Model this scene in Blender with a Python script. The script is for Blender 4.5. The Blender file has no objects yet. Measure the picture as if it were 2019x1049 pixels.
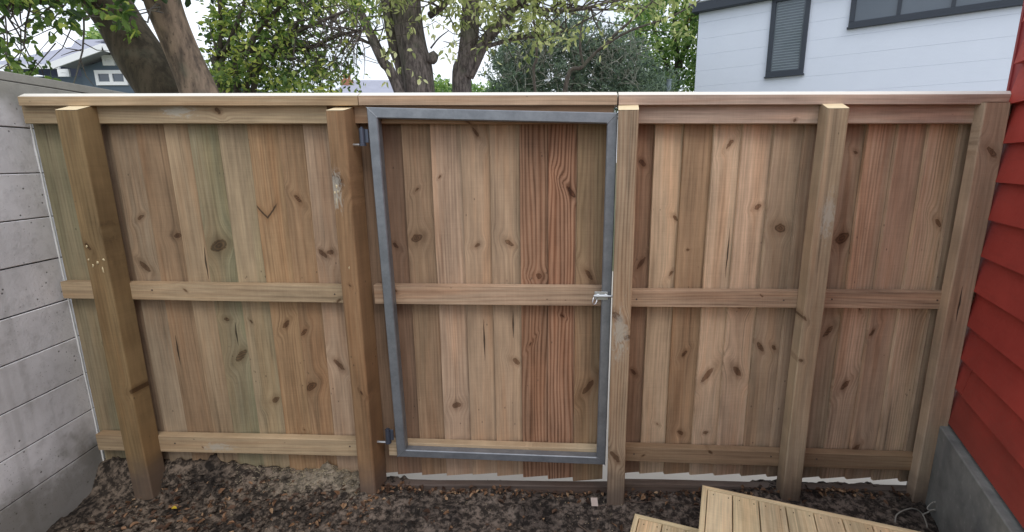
import bpy, math, random
import numpy as np
from mathutils import Vector, Matrix, noise as mnoise

S = bpy.context.scene
random.seed(7)
# ------------------------------------------------------------------ camera
H = 1.74                                    # eye height above the soil (m)
PF, PCX, PCY, PITCH, ROLL, YAW = 953.867, 1090.6, 525.5, 0.213941, -0.0034015, -0.0443479
cyw, syw = math.cos(YAW), math.sin(YAW)
Fv = Vector((syw*math.cos(PITCH), cyw*math.cos(PITCH), -math.sin(PITCH)))
Rv = Vector((cyw, -syw, 0)); Dv = Fv.cross(Rv)
R2 = math.cos(ROLL)*Rv + math.sin(ROLL)*Dv
D2 = -math.sin(ROLL)*Rv + math.cos(ROLL)*Dv
cd = bpy.data.cameras.new('camera'); cam = bpy.data.objects.new('camera', cd)
S.collection.objects.link(cam); S.camera = cam
cam.matrix_world = Matrix(((R2.x, -D2.x, -Fv.x, 0), (R2.y, -D2.y, -Fv.y, 0), (R2.z, -D2.z, -Fv.z, H), (0, 0, 0, 1)))
cd.sensor_width = 36; cd.lens = PF/2019*36
cd.shift_x = -(PCX-1009.5)/2019; cd.shift_y = (PCY-524.5)/2019
cd.clip_start = 0.05; cd.clip_end = 2000
S.render.resolution_x = 1024; S.render.resolution_y = 532

def ray(x, y): return Fv + (x-PCX)/PF*R2 + (y-PCY)/PF*D2
def at(x, y, Y):                            # the point of the place seen at photo pixel x, y at depth Y
    d = ray(x, y); return Vector((0, 0, H)) + d*(Y/d.y)
def atz(x, y, z):
    d = ray(x, y); return Vector((0, 0, H)) + d*((z-H)/d.z)
def on_plane(x, y, p, n):
    d = ray(x, y); o = Vector((0, 0, H)); return o + d*((p-o).dot(n)/d.dot(n))

# ------------------------------------------------------------------ world, sun, exposure
SUN_EL, SUN_AZ = math.radians(50), math.radians(150)    # azimuth from +Y (ahead) clockwise
w = bpy.data.worlds.new('World'); S.world = w; w.use_nodes = True
nt = w.node_tree; nt.nodes.clear()
out = nt.nodes.new('ShaderNodeOutputWorld'); bg = nt.nodes.new('ShaderNodeBackground')
sky = nt.nodes.new('ShaderNodeTexSky'); sky.sky_type = 'NISHITA'; sky.sun_disc = False
sky.sun_elevation = SUN_EL; sky.sun_rotation = SUN_AZ; sky.air_density = 1.2; sky.dust_density = 2.5
tc = nt.nodes.new('ShaderNodeTexCoord'); mp = nt.nodes.new('ShaderNodeMapping'); mp.inputs['Scale'].default_value = (1.6, 1.6, 5)
ns = nt.nodes.new('ShaderNodeTexNoise'); ns.inputs['Scale'].default_value = 1.7; ns.inputs['Detail'].default_value = 5
rp = nt.nodes.new('ShaderNodeValToRGB'); rp.color_ramp.elements[0].position = .36; rp.color_ramp.elements[1].position = .56
rp.color_ramp.elements[0].color = (.55, .55, .55, 1)
mx = nt.nodes.new('ShaderNodeMix'); mx.data_type = 'RGBA'
mx.inputs[7].default_value = (10.3, 10.9, 11.9, 1)       # cloud layer
L = nt.links.new
L(tc.outputs['Generated'], mp.inputs[0]); L(mp.outputs[0], ns.inputs['Vector']); L(ns.outputs[0], rp.inputs[0])
L(rp.outputs[0], mx.inputs[0]); L(sky.outputs[0], mx.inputs[6]); L(mx.outputs[2], bg.inputs[0]); L(bg.outputs[0], out.inputs[0])
bg.inputs[1].default_value = 0.12
sl = bpy.data.lights.new('sun', 'SUN'); sl.energy = 0.9; sl.angle = math.radians(22); sl.color = (1, .96, .9)
sun = bpy.data.objects.new('sun', sl); S.collection.objects.link(sun)
sd = Vector((math.sin(SUN_AZ)*math.cos(SUN_EL), math.cos(SUN_AZ)*math.cos(SUN_EL), math.sin(SUN_EL)))
sun.rotation_euler = sd.to_track_quat('Z', 'Y').to_euler()
S.view_settings.view_transform = 'Standard'; S.view_settings.look = 'None'; S.view_settings.gamma = 1
S.view_settings.exposure = 0.04

# ------------------------------------------------------------------ node expressions
class E:
    def __init__(s, t, sock): s.t, s.s = t, sock
    def _m(s, op, a, b=None, c=None):
        n = s.t.nodes.new('ShaderNodeMath'); n.operation = op
        for i, v in enumerate((a, b, c)):
            if v is None: continue
            if isinstance(v, E): s.t.links.new(v.s, n.inputs[i])
            else: n.inputs[i].default_value = v
        return E(s.t, n.outputs[0])
    def __add__(s, o): return s._m('ADD', s, o)
    __radd__ = __add__
    def __sub__(s, o): return s._m('SUBTRACT', s, o)
    def __rsub__(s, o): return s._m('SUBTRACT', o, s)
    def __mul__(s, o): return s._m('MULTIPLY', s, o)
    __rmul__ = __mul__
    def __truediv__(s, o): return s._m('DIVIDE', s, o)
    def f(s, op, b=None): return s._m(op, s, b)
    def clamp(s): return s._m('MINIMUM', s._m('MAXIMUM', s, 0.0), 1.0)
class T:
    def __init__(s, name):
        s.m = bpy.data.materials.new(name); s.m.use_nodes = True; s.t = s.m.node_tree; s.t.nodes.clear()
        s.o = s.t.nodes.new('ShaderNodeOutputMaterial'); s.b = s.t.nodes.new('ShaderNodeBsdfPrincipled')
        s.t.links.new(s.b.outputs[0], s.o.inputs[0]); s.b.inputs['Roughness'].default_value = .8
        s.b.inputs['Specular IOR Level'].default_value = .3
    def link(s, a, b): s.t.links.new(a.s if isinstance(a, E) else a, b)
    def attr(s, n, k='Vector'):
        a = s.t.nodes.new('ShaderNodeAttribute'); a.attribute_name = n; return E(s.t, a.outputs[k])
    def xyz(s, v):
        n = s.t.nodes.new('ShaderNodeSeparateXYZ'); s.link(v, n.inputs[0]); return [E(s.t, o) for o in n.outputs]
    def vec(s, x, y, z):
        n = s.t.nodes.new('ShaderNodeCombineXYZ')
        for i, v in enumerate((x, y, z)):
            if isinstance(v, E): s.link(v, n.inputs[i])
            else: n.inputs[i].default_value = v
        return E(s.t, n.outputs[0])
    def obj(s):
        n = s.t.nodes.new('ShaderNodeTexCoord'); return E(s.t, n.outputs['Object'])
    def noise(s, v, sc=1, det=3, rough=.5, dist=0):
        n = s.t.nodes.new('ShaderNodeTexNoise'); n.inputs['Scale'].default_value = sc; n.inputs['Detail'].default_value = det
        n.inputs['Roughness'].default_value = rough; n.inputs['Distortion'].default_value = dist
        s.link(v, n.inputs['Vector']); return E(s.t, n.outputs[0])
    def voro(s, v, sc=1, out='Distance', feat='F1'):
        n = s.t.nodes.new('ShaderNodeTexVoronoi'); n.feature = feat; n.inputs['Scale'].default_value = sc
        s.link(v, n.inputs['Vector']); return E(s.t, n.outputs[out])
    def ss(s, x, a, b):                      # smoothstep
        n = s.t.nodes.new('ShaderNodeMapRange'); n.interpolation_type = 'SMOOTHSTEP'
        s.link(x, n.inputs[0]); n.inputs[1].default_value = a; n.inputs[2].default_value = b
        return E(s.t, n.outputs[0])
    def mix(s, f, a, b, mode='MIX'):
        n = s.t.nodes.new('ShaderNodeMix'); n.data_type = 'RGBA'; n.blend_type = mode
        for v, i in ((f, 0), (a, 6), (b, 7)):
            if isinstance(v, E): s.link(v, n.inputs[i])
            elif isinstance(v, (tuple, list)): n.inputs[i].default_value = (*v[:3], 1)
            else: n.inputs[i].default_value = v
        return E(s.t, n.outputs[2])
    def scale(s, c, f):                      # colour * float
        n = s.t.nodes.new('ShaderNodeVectorMath'); n.operation = 'SCALE'; s.link(c, n.inputs[0])
        if isinstance(f, E): s.link(f, n.inputs[3])
        else: n.inputs[3].default_value = f
        return E(s.t, n.outputs[0])
    def bump(s, h, strength=.3, dist=.002):
        n = s.t.nodes.new('ShaderNodeBump'); n.inputs['Strength'].default_value = strength; n.inputs['Distance'].default_value = dist
        s.link(h, n.inputs['Height']); s.link(n.outputs[0], s.b.inputs['Normal'])
    def col(s, c):
        if isinstance(c, E): s.link(c, s.b.inputs['Base Color'])
        else: s.b.inputs['Base Color'].default_value = (*c[:3], 1)
    def rough(s, r):
        if isinstance(r, E): s.link(r, s.b.inputs['Roughness'])
        else: s.b.inputs['Roughness'].default_value = r

def lin(r, g, b, k=1.0):
    f = lambda c: ((c/255+.055)/1.055)**2.4 if c > 10 else c/255/12.92
    return (f(r)*k, f(g)*k, f(b)*k)

# ------------------------------------------------------------------ timber
def timber_material(name, ringamp=.17, wet=True):
    t = T(name)
    u, v, wd = t.xyz(t.attr('bc')); tint = t.attr('tint', 'Color')
    rnd, green, grain = t.xyz(t.attr('par'))
    ks = [t.xyz(t.attr('k%d' % i)) for i in (1, 2, 3)]
    wob2 = t.noise(t.vec(u*70, v*70, rnd), 1, 2)
    warp = None; mask = None; tails = None
    wob = t.noise(t.vec(u*22, v*22, rnd), 1, 3, .6) - .5
    kdat = []
    for ku, kv, sz in ks:
        du = u - ku; dv = v - kv; s_ = sz.f('MAXIMUM', .001)
        sh = (kv*37 + ku*91).f('SINE')
        dvs = dv - du*sh*1.1
        d = ((du*du*(.55+.0) + dvs*dvs*(1.0)).f('SQRT') + wob*.022 + (wob2-.5)*.010) / s_
        on = t.ss(sz, .001, .003)
        g = (d*d*-.10).f('EXPONENT')*on
        wv = du*g*.9
        warp = wv if warp is None else warp + wv
        mk = t.ss(d, 1.12, .95)*on
        halo = t.ss(d, 3.2, .9)*on*.6
        tail = ((du*du/(s_*s_*.35))*-1.0).f('EXPONENT')*((dv.f('ABSOLUTE')/(s_*5))*-1.0).f('EXPONENT')*on*.5
        tails = halo + tail if tails is None else tails + halo + tail
        mask = mk if mask is None else mask.f('MAXIMUM', mk)
        kdat.append((d, on))
    f = u - warp
    n1 = t.noise(t.vec(f*7, v*.55, rnd*11.3), 1, 2, .45)
    n2 = t.noise(t.vec(f*14, v*1.6, rnd*5.1 + wd*3), 1, 3, .5)
    tt = f*330 + n1*44 + n2*4 + rnd*9
    ring = ((tt*(1.0)).f('SINE')*.5 + .5)
    ring = ring*ring
    fib = t.noise(t.vec(f*330, v*5, rnd*3 + wd*60), 1, 3, .6)
    saw = t.noise(t.vec(u*7, v*260, rnd*2), 1, 2, .6)
    strk = t.noise(t.vec(f*95, v*1.1, rnd*9.1 + wd*9), 1, 4, .7)
    drk = t.ss(t.noise(t.vec(f*42, v*.7, rnd*2.9 + 7), 1, 2, .5), .60, .78)
    blo = t.noise(t.vec(u*9, v*1.5, rnd*7.7), 1, 4, .6)
    blo2 = t.noise(t.vec(u*30, v*7, rnd*2.7), 1, 3, .6)
    k = 1 + (blo - .5)*1.15 + (blo2 - .5)*.4 + (fib - .5)*.45 + (strk - .5)*.85 + (saw - .5)*.2 - ring*grain*ringamp - drk*.32
    col = t.scale(tint, k.f('MAXIMUM', .15))
    # heart-wood red and copper-treatment green drift slowly over a board
    red = t.ss(t.noise(t.vec(f*12, v*.9, rnd*3.3), 1, 3, .6), .45, .68)
    col = t.mix(red*.5, col, t.scale(t.mix(1.0, col, (1.0, .82, .70), 'MULTIPLY'), .98))
    gr = t.ss(t.noise(t.vec(f*11, v*.9 + 4, rnd*6.1), 1, 3, .5), .34, .66)*green
    col = t.mix(gr, col, t.mix(1.0, col, (.90, .97, .93), 'MULTIPLY'))
    col = t.mix((ring*grain*.22).clamp(), col, t.mix(1.0, col, (.85, .62, .48), 'MULTIPLY'))
    # knots, their halos and tails
    col = t.mix((tails*.62).clamp(), col, t.mix(1.0, col, (.42, .33, .27), 'MULTIPLY'))
    kr = ((kdat[0][0]*14).f('SINE')*.6 + .95) + (wob2-.5)*.8
    col = t.mix((mask*.72).clamp(), col, t.scale(t.mix(1.0, col, (.34, .24, .18), 'MULTIPLY'), kr))
    # long dark drying split: (u, v, half length)
    su, sv, sn = t.xyz(t.attr('sk'))
    swob = (t.noise(t.vec(v*9, rnd*4, 0), 1, 2) - .5)*.012
    sd_ = (u - su + swob).f('ABSOLUTE')
    sl_ = 1 - ((v - sv).f('ABSOLUTE')/sn.f('MAXIMUM', .001))
    sm = t.ss(sd_/(sl_.clamp()*.0045 + .0004), 1.3, .5)*t.ss(sl_, 0, .1)
    col = t.mix(sm*.85, col, (.012, .009, .006))
    # V-shaped dark bark inclusion: (u, v, size)
    vu, vv, vs = t.xyz(t.attr('vk'))
    au = (u - vu).f('ABSOLUTE'); ve = v - vv - au*1.35 + wob*.012
    vm = t.ss(ve.f('ABSOLUTE')/(vs.f('MAXIMUM', .001)*.16), 1.1, .3)*t.ss(au/vs.f('MAXIMUM', .001), 1.05, .7)*t.ss(vs, .001, .004)
    vh = t.ss(ve.f('ABSOLUTE')/(vs.f('MAXIMUM', .001)*.9), 1.1, .0)*t.ss(au/vs.f('MAXIMUM', .001), 1.3, .7)*t.ss(vs, .001, .004)
    col = t.mix(vh*.45, col, t.mix(1.0, col, (.5, .4, .3), 'MULTIPLY'))
    col = t.mix(vm*.85, col, (.03, .02, .014))
    # pale resin / planed patch: (u, v, size)
    pu, pv, ps = t.xyz(t.attr('pl'))
    pd = ((u-pu)*(u-pu)*3.5 + (v-pv)*(v-pv)*.35).f('SQRT')/ps.f('MAXIMUM', .001)
    pn = t.noise(t.vec(u*60, v*22, rnd), 1, 4, .65, 1.2)
    pm = t.ss(pd*.32 - pn, -.12, -.42)*t.ss(ps, .001, .004)
    col = t.mix(pm*.65, col, (.46, .44, .38))
    # random saw specks and dirt
    sp = t.voro(t.vec(u*26 + rnd*9, v*15, wd*20), 1)
    spn = t.ss(t.noise(t.vec(u*6, v*3, rnd*8), 1, 2), .55, .62)
    col = t.mix(t.ss(sp, .12, .05)*spn*.55, col, (.035, .026, .02))
    if wet:
        wz, = (t.attr('wz', 'Fac'),)
        wn = t.noise(t.vec(u*9, v*9, rnd), 1, 3)
        wm = t.ss(wz + (wn - .5)*.2, .24, .04)
        col = t.mix(wm*.75, col, t.mix(wn, lin(74, 64, 60), lin(112, 98, 90)))
    t.col(col); t.rough((fib*.2 + .66))
    t.bump(fib*.5 + ring*grain*.35 + saw*.12 - mask*.6 - sm*2.0, .55, .0016)
    return t.m
M_T = timber_material('treated_timber')

def wloc(p):
    v = Vector((0, 0, 0))
    while p: v += p.location; p = p.parent
    return v
class MB:
    """mesh collector with the timber attributes"""
    def __init__(s): s.v = []; s.f = []; s.a = []; s.tint = []; s.par = []; s.K = [[], [], [], [], [], []]; s.wz = []
    def board(s, o, U, V, W, w, l, t, tint=(.3, .25, .2), green=0., grain=.5, ks=(), sk=None, vk=None, pl=None,
              seg=8, ch=.003, bow=.002, v0=0., wz=False, round_=0):
        """o: corner (left, start, front); U across, V along, W depth"""
        o, U, V, W = (Vector(x) for x in (o, U, V, W))
        prof = [(ch, 0), (w-ch, 0), (w, ch), (w, t-ch), (w-ch, t), (ch, t), (0, t-ch), (0, ch)]
        if round_:
            r = round_; prof = []
            for cx_, cy_, a0 in ((w-r, r, -90), (w-r, t-r, 0), (r, t-r, 90), (r, r, 180)):
                for q in range(4):
                    a = math.radians(a0+q*30); prof.append((cx_+r*math.cos(a), cy_+r*math.sin(a)))
        n = len(prof); b = len(s.v); rd = random.random()*10; par = (rd, green, grain)
        kk = list(ks)[:3]
        while len(kk) < 3: kk.append((0, -50, 0))
        ex = [sk or (0, -50, .0005), vk or (0, -50, 0), pl or (0, -50, 0)]
        for i in range(seg+1):
            vv = l*i/seg
            bu = bow*mnoise.noise(Vector((vv*1.7, rd*9, 0))); bw = bow*mnoise.noise(Vector((vv*1.7, rd*9, 5)))
            for (pu, pw) in prof:
                ju = .0006*mnoise.noise(Vector((vv*14, rd*3+pu*90, pw*70)))
                s.v.append(o + U*(pu+bu+ju) + V*vv + W*(pw+bw)); s.a.append((pu, vv+v0, pw))
                s.tint.append(tint); s.par.append(par); s.wz.append(0)
                for q in range(3): s.K[q].append(kk[q])
                for q in range(3): s.K[3+q].append(ex[q])
        for i in range(seg):
            for j in range(n):
                a = b+i*n+j; c = b+i*n+(j+1) % n
                s.f.append((a, c, c+n, a+n))
        s.f.append(tuple(b+j for j in range(n))[::-1]); s.f.append(tuple(b+seg*n+j for j in range(n)))
        if wz:
            for i in range(b, len(s.v)): s.wz[i] = s.v[i].z
        else:
            for i in range(b, len(s.v)): s.wz[i] = 1.0
        return b
    def build(s, name, mat, parent=None, loc=None):
        me = bpy.data.meshes.new(name)
        off = Vector(loc) if loc else wloc(parent)
        me.from_pydata([v - off for v in s.v], [], s.f); me.validate()
        def put(nm, data, typ, dom='POINT', key='vector'):
            at_ = me.attributes.new(nm, typ, dom); at_.data.foreach_set(key, np.array(data, dtype=np.float32).ravel())
        if s.a:
            put('bc', s.a, 'FLOAT_VECTOR'); put('par', s.par, 'FLOAT_VECTOR')
            put('tint', [(*c, 1) for c in s.tint], 'FLOAT_COLOR', key='color')
            for i, nm in enumerate(('k1', 'k2', 'k3', 'sk', 'vk', 'pl')): put(nm, s.K[i], 'FLOAT_VECTOR')
            put('wz', s.wz, 'FLOAT', key='value')
        me.materials.append(mat)
        o = bpy.data.objects.new(name, me); S.collection.objects.link(o); o.parent = parent
        if loc: o.location = loc
        fix_normals(me)
        return o
def fix_normals(me):
    import bmesh
    bm = bmesh.new(); bm.from_mesh(me); bmesh.ops.recalc_face_normals(bm, faces=bm.faces); bm.to_mesh(me); bm.free()

def tag(o, label=None, cat=None, group=None, kind=None):
    if label: o['label'] = label
    if cat: o['category'] = cat
    if group: o['group'] = group
    if kind: o['kind'] = kind
    return o
def empty(name, loc, label, cat, group=None):
    o = bpy.data.objects.new(name, None); S.collection.objects.link(o); o.location = loc
    o.empty_display_size = .1
    return tag(o, label, cat, group)
class PM:
    """plain mesh collector (world coordinates)"""
    def __init__(s): s.v = []; s.f = []; s.c = []
    def poly(s, pts): b = len(s.v); s.v += [Vector(p) for p in pts]; s.f.append(tuple(range(b, b+len(pts))))
    def box(s, o, U, V, W, w, l, t, ch=0.):
        o, U, V, W = (Vector(x) for x in (o, U, V, W)); b = len(s.v)
        if not ch:
            for k in (0, t):
                for (a, c) in ((0, 0), (w, 0), (w, l), (0, l)): s.v.append(o+U*a+V*c+W*k)
            for q in ((0, 1, 2, 3), (7, 6, 5, 4), (0, 4, 5, 1), (1, 5, 6, 2), (2, 6, 7, 3), (3, 7, 4, 0)): s.f.append(tuple(b+i for i in q))
            return
        prof = [(ch, 0), (w-ch, 0), (w, ch), (w, t-ch), (w-ch, t), (ch, t), (0, t-ch), (0, ch)]
        for vv, ins in ((0, ch), (ch, 0), (l-ch, 0), (l, ch)):
            for (pu, pw) in prof:
                cu = min(max(pu, ins), w-ins); cw = min(max(pw, ins), t-ins)
                s.v.append(o+U*cu+V*vv+W*cw)
        for i in range(3):
            for j in range(8): s.f.append((b+i*8+j, b+i*8+(j+1) % 8, b+i*8+8+(j+1) % 8, b+i*8+8+j))
        s.f.append(tuple(b+j for j in range(8))); s.f.append(tuple(b+24+j for j in range(8))[::-1])
    def tube(s, pts, rad, n=8, cap=True):
        b = len(s.v); pts = [Vector(p) for p in pts]; prev = None
        for i, p in enumerate(pts):
            d = (pts[min(i+1, len(pts)-1)] - pts[max(i-1, 0)]).normalized()
            if prev is None: a = d.orthogonal().normalized()
            else: a = (prev - d*prev.dot(d)).normalized()
            prev = a; c = d.cross(a); r = rad[i] if hasattr(rad, '__len__') else rad
            for k in range(n):
                th = 2*math.pi*k/n; s.v.append(p + (a*math.cos(th)+c*math.sin(th))*r)
        for i in range(len(pts)-1):
            for k in range(n): s.f.append((b+i*n+k, b+i*n+(k+1) % n, b+(i+1)*n+(k+1) % n, b+(i+1)*n+k))
        if cap: s.f.append(tuple(b+k for k in range(n))[::-1]); e = b+(len(pts)-1)*n; s.f.append(tuple(e+k for k in range(n)))
    def build(s, name, mat, parent=None, smooth=False, base=None):
        me = bpy.data.meshes.new(name)
        off = Vector(base) if base is not None else wloc(parent)
        me.from_pydata([v-off for v in s.v], [], s.f); me.materials.append(mat)
        fix_normals(me)
        if smooth: me.polygons.foreach_set('use_smooth', [True]*len(me.polygons))
        o = bpy.data.objects.new(name, me); S.collection.objects.link(o); o.parent = parent
        if base is not None and not parent: o.location = base
        return o
X_, Y_, Z_ = Vector((1, 0, 0)), Vector((0, 1, 0)), Vector((0, 0, 1))

# ================================================================== THE FENCE
YPOST, YRAIL, YPAL = 2.20, 2.298, 2.346
YCAP = 2.268
def zz(x, y, Y): return at(x, y, Y).z
Z_RT, Z_RB = zz(1000, 206, YRAIL), zz(1000, 243.5, YRAIL)       # top rail
Z_CB = zz(1000, 207, YCAP); Z_CT = zz(1000, 188, YCAP)
Z_PT = Z_CB - .004                                             # paling tops tuck under the capping

TK = 1.58
C = {'tan': lin(140, 122, 98, TK), 'grey': lin(132, 115, 97, TK), 'pink': lin(146, 125, 105, TK), 'brown': lin(128, 106, 84, TK),
     'orange': lin(138, 112, 85, TK), 'red': lin(132, 103, 83, TK), 'green': lin(126, 115, 94, TK), 'dark': lin(108, 88, 71, TK),
     'pale': lin(156, 136, 115, TK), 'cream': lin(188, 168, 134, 1.0)}
def jit(c, a=.06):
    k = 1+random.uniform(-a, a); return tuple(x*k*(1+random.uniform(-.02, .02)) for x in c)

def palings(edges, end, zbots, styles, parent, name='paling_panel', kc=1.0):
    """overlapping palings, the left edge of each lies in front of its neighbour"""
    mb = MB()
    for i, x0 in enumerate(edges):
        x1 = edges[i+1] if i+1 < len(edges) else end
        wd = (x1 - x0) + (.018 if i+1 < len(edges) else 0)
        st = styles[i]; zb = zbots[i]
        ang = math.atan2(.0235, .135)
        U = Vector((math.cos(ang), math.sin(ang), 0)); W = Vector((-math.sin(ang), math.cos(ang), 0))
        ks = []; sk = vk = pl = None
        for kx, ky, ksz in st.get('k', ()):
            p = at(kx, ky, YPAL+.006); ks.append((p.x-x0, p.z-zb, ksz))
        def P(q, yy=YPAL+.006): p = at(q[0], q[1], yy); return (p.x-x0, p.z-zb, q[2])
        if 's' in st: sk = P(st['s'])
        if 'v' in st: vk = P(st['v'])
        if 'p' in st: pl = P(st['p'])
        nk = len(ks) + random.choice((0, 0, 1, 1))
        while len(ks) < min(3, nk):
            q_ = (random.uniform(.02, .12), random.uniform(.15, 1.65), random.choice((.005, .007, .010, .014, .018)))
            if all(abs(q_[1]-p_[1]) > .18 for p_ in ks): ks.append(q_)
        mb.board((x0, YPAL, zb), U, Z_, W, wd, Z_PT-zb, .0175, jit(tuple(q*kc for q in C[st['c']]), .05), st.get('g', 0), st.get('r', .4), ks, sk, vk, pl,
                 seg=12, ch=.0016, bow=.003)
    o = mb.build(name, M_T, parent); return o

def rail(name, x0, x1, zt, zb, parent, tint, ks=(), Y=YRAIL, t=.047, zt1=None, zb1=None, grain=.5, pl=None, green=.2):
    """horizontal rail from x0 to x1; may slope"""
    mb = MB(); d = Vector((x1-x0, 0, (zt1 if zt1 is not None else zt)-zt)); l = d.length; V = d.normalized(); U = Vector((V.z, 0, -V.x)).normalized()
    kk = []
    for kx, ky, s_ in ks:
        p = at(kx, ky, Y); kk.append((zt - p.z, p.x-x0, s_))
    mb.board((x0, Y, zt), U, V, Y_, zt-zb, l, t, jit(tint, .03), green, grain, kk, pl=pl, seg=10, ch=.002, bow=.0015)
    return mb.build(name, M_T, parent)

def post(xl, xr_, ztop, tint, parent, label=None, yaw=3.0, zb=-.25, ks=(), grain=.5, pl=None, sk=None, green=.1, bevel=.036, Y=YPOST, dep=.098, rnd_=.007, lean=0.):
    """square post, top cut to a slope that falls towards the yard"""
    mb = MB(); w_ = xr_ - xl; a = math.radians(yaw)
    U = Vector((math.cos(a), math.sin(a), 0)); W = Vector((-math.sin(a), math.cos(a), 0)); V = Vector((lean, 0, 1)).normalized()
    kk = []
    for kx, ky, s_ in ks:
        p = at(kx, ky, Y); kk.append((p.x-xl-lean*(p.z), p.z-zb, s_))
    def P(q):
        if not q: return None
        p = at(q[0], q[1], Y); return (p.x-xl-lean*(p.z), p.z-zb, q[2])
    b = mb.board(Vector((xl, Y, 0))+V*zb, U, V, W, w_, ztop-zb, dep, tint, green, grain, kk, P(sk), None, P(pl), seg=16, bow=.004, wz=True, round_=rnd_)
    n = 16
    for i in range(len(mb.v)-n, len(mb.v)):
        pw = mb.a[i][2]; dz = bevel*(pw/dep); mb.v[i] = mb.v[i] + Vector((0, 0, dz)); 
    o = mb.build('post', M_T, parent)
    # freshly sawn end grain on the sloping top
    m2 = PM(); top = mb.v[-n:]; ctr = sum(top, Vector())/n
    tp = [ctr+(p-ctr)*.985+Vector((0, 0, .0025)) for p in top]; m2.poly(tp)
    m2.poly([p-Vector((0, 0, .004)) for p in tp][::-1])
    c = m2.build('sawn_top', M_END, o); 
    if label: o['label'] = label
    return o
t = T('sawn_end_grain'); q = t.noise(t.obj(), 60, 3); t.col(t.mix(q, lin(222, 200, 160), lin(240, 222, 186))); t.rough(.75); M_END = t.m

def capping(x0, x1, parent, tint):
    """bevelled capping board along the top of the fence"""
    mb = MB(); t_ = .115; h = Z_CT-Z_CB
    b = mb.board((x0, YCAP, Z_CT), (0, 0, -1), X_, Y_, h, x1-x0, t_, jit(tint, .03), 0, .55, seg=14, ch=.0012, bow=.0015)
    # raise the middle of the top: bevels shed the rain
    for i in range(b, len(mb.v)):
        pu, vv, pw = mb.a[i]
        if pu < .003 and .002 < pw < t_-.002: mb.v[i].z += 0
    o = mb.build('capping', M_T, parent)
    m2 = PM(); n = 12
    prof = [(0.0015, 0), (.032, .0165), (t_-.032, .0165), (t_-.0015, 0)]
    for (pw, pz) in prof:
        for e in (x0, x1): m2.v.append(Vector((e, YCAP+pw, Z_CT+pz+.0005)))
    for k in range(3): m2.f.append((2*k, 2*k+1, 2*k+3, 2*k+2))
    m2.f.append((0, 2, 4, 6)); m2.f.append((1, 3, 5, 7))
    m2.build('bevelled_top', M_CAPTOP, o)
    return o
t = T('skylit_bevel'); ob = t.obj(); x, y, z = t.xyz(ob); q = t.noise(t.vec(x*3, y*90, z), 1, 3); t.col(t.mix(q, lin(222, 214, 200), lin(242, 238, 230))); t.rough(.6); M_CAPTOP = t.m  # near-white colour carries the sky light falling on the bevel

XL0, XL1 = -2.655, -1.145
def Zp(y, Y=YPAL): return zz(1000, y, Y)
# ---- left fence section
FL = empty('wooden_fence', (0, 0, 0), 'left fence section with two orange brown posts, between the grey block wall and the gate', 'fence', 'timber fence sections')
sty = [dict(c='green', g=.9), dict(c='green', g=.6, r=.3), dict(c='grey', k=((275, 430, .010), (285, 525, .016)), r=.4), dict(c='brown', g=0, k=((346, 465, .012),), s=(352, 690, .09)),
       dict(c='tan', g=.1, s=(405, 520, .09), k=((590, 120, .001),)), dict(c='green', g=1., k=((430, 485, .028), (473, 703, .022)), s=(465, 660, .07)),
       dict(c='tan', g=.8, k=((541, 790, .015),), r=.3), dict(c='orange', v=(528, 430, .055), k=((563, 640, .013),), r=.6),
       dict(c='orange', g=0, k=((614, 762, .022), (600, 655, .012)), v=(573, 660, .03), r=.7), dict(c='pink', k=((636, 500, .012), (652, 498, .012), (668, 720, .016)), r=.35), dict(c='brown')]
edL = [-2.655, -2.41, -2.275, -2.145, -1.99, -1.875, -1.728, -1.58, -1.435, -1.309, -1.205][:11]
edL[0] = -2.657; 
edL = [-2.657, -2.53, -2.40, -2.275, -2.143, -1.992, -1.875, -1.728, -1.580, -1.432, -1.305, -1.185]
sty = [dict(c='green', g=1.)] + [dict(c='green', g=.8)] + [dict(c='grey')] + sty[2:4] + sty[4:10] + [dict(c='brown')]
palings(edL, -1.085, [.028]*len(edL), sty[:len(edL)], FL, kc=.9)
rail('top_rail', -2.64, -1.155, Z_RT, Z_RB, FL, C['tan'], ks=((430, 218, .011),), grain=.6, pl=(.03, .77, .05))
zmt, zmb = at(430, 561.5, YRAIL).z, at(430, 594, YRAIL).z
rail('middle_rail', -2.64, -1.155, at(200, 557, YRAIL).z, at(200, 590, YRAIL).z, FL, C['tan'], zt1=at(672, 563.5, YRAIL).z, ks=((365, 572, .005), (670, 592, .008)))
rail('bottom_rail', -2.63, -1.155, at(200, 859, YRAIL).z+.006, at(200, 889, YRAIL).z+.004, FL, C['tan'], zt1=at(705, 868, YRAIL).z, ks=((400, 883, .003),), pl=(.06, .69, .05))
def pz(x, y, Y=YPOST): return at(x, y, Y).z
P1 = post(at(107, 218, YPOST).x, at(147, 219, YPOST).x+.010, pz(125, 218), lin(138, 115, 82, 1.02), FL, 'ochre stained post with resin blobs near the block wall', yaw=0, dep=.108, ks=((172, 485, .011), (228, 487, .010), (262, 772, .012)), green=.2)
P2 = post(at(640, 219, YPOST).x, at(674, 219, YPOST).x+.008, pz(655, 219), lin(140, 111, 82, 1.08), FL, 'orange brown post with a pale resin knot beside the gate hinges', yaw=-2, dep=.150, ks=((663, 355, .02), (690, 563, .005), (713, 775, .006)), pl=(663, 372, .055), green=0, rnd_=.012)
t = T('dried_resin'); t.col(lin(214, 198, 160)); t.rough(.35); M_RS = t.m
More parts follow.
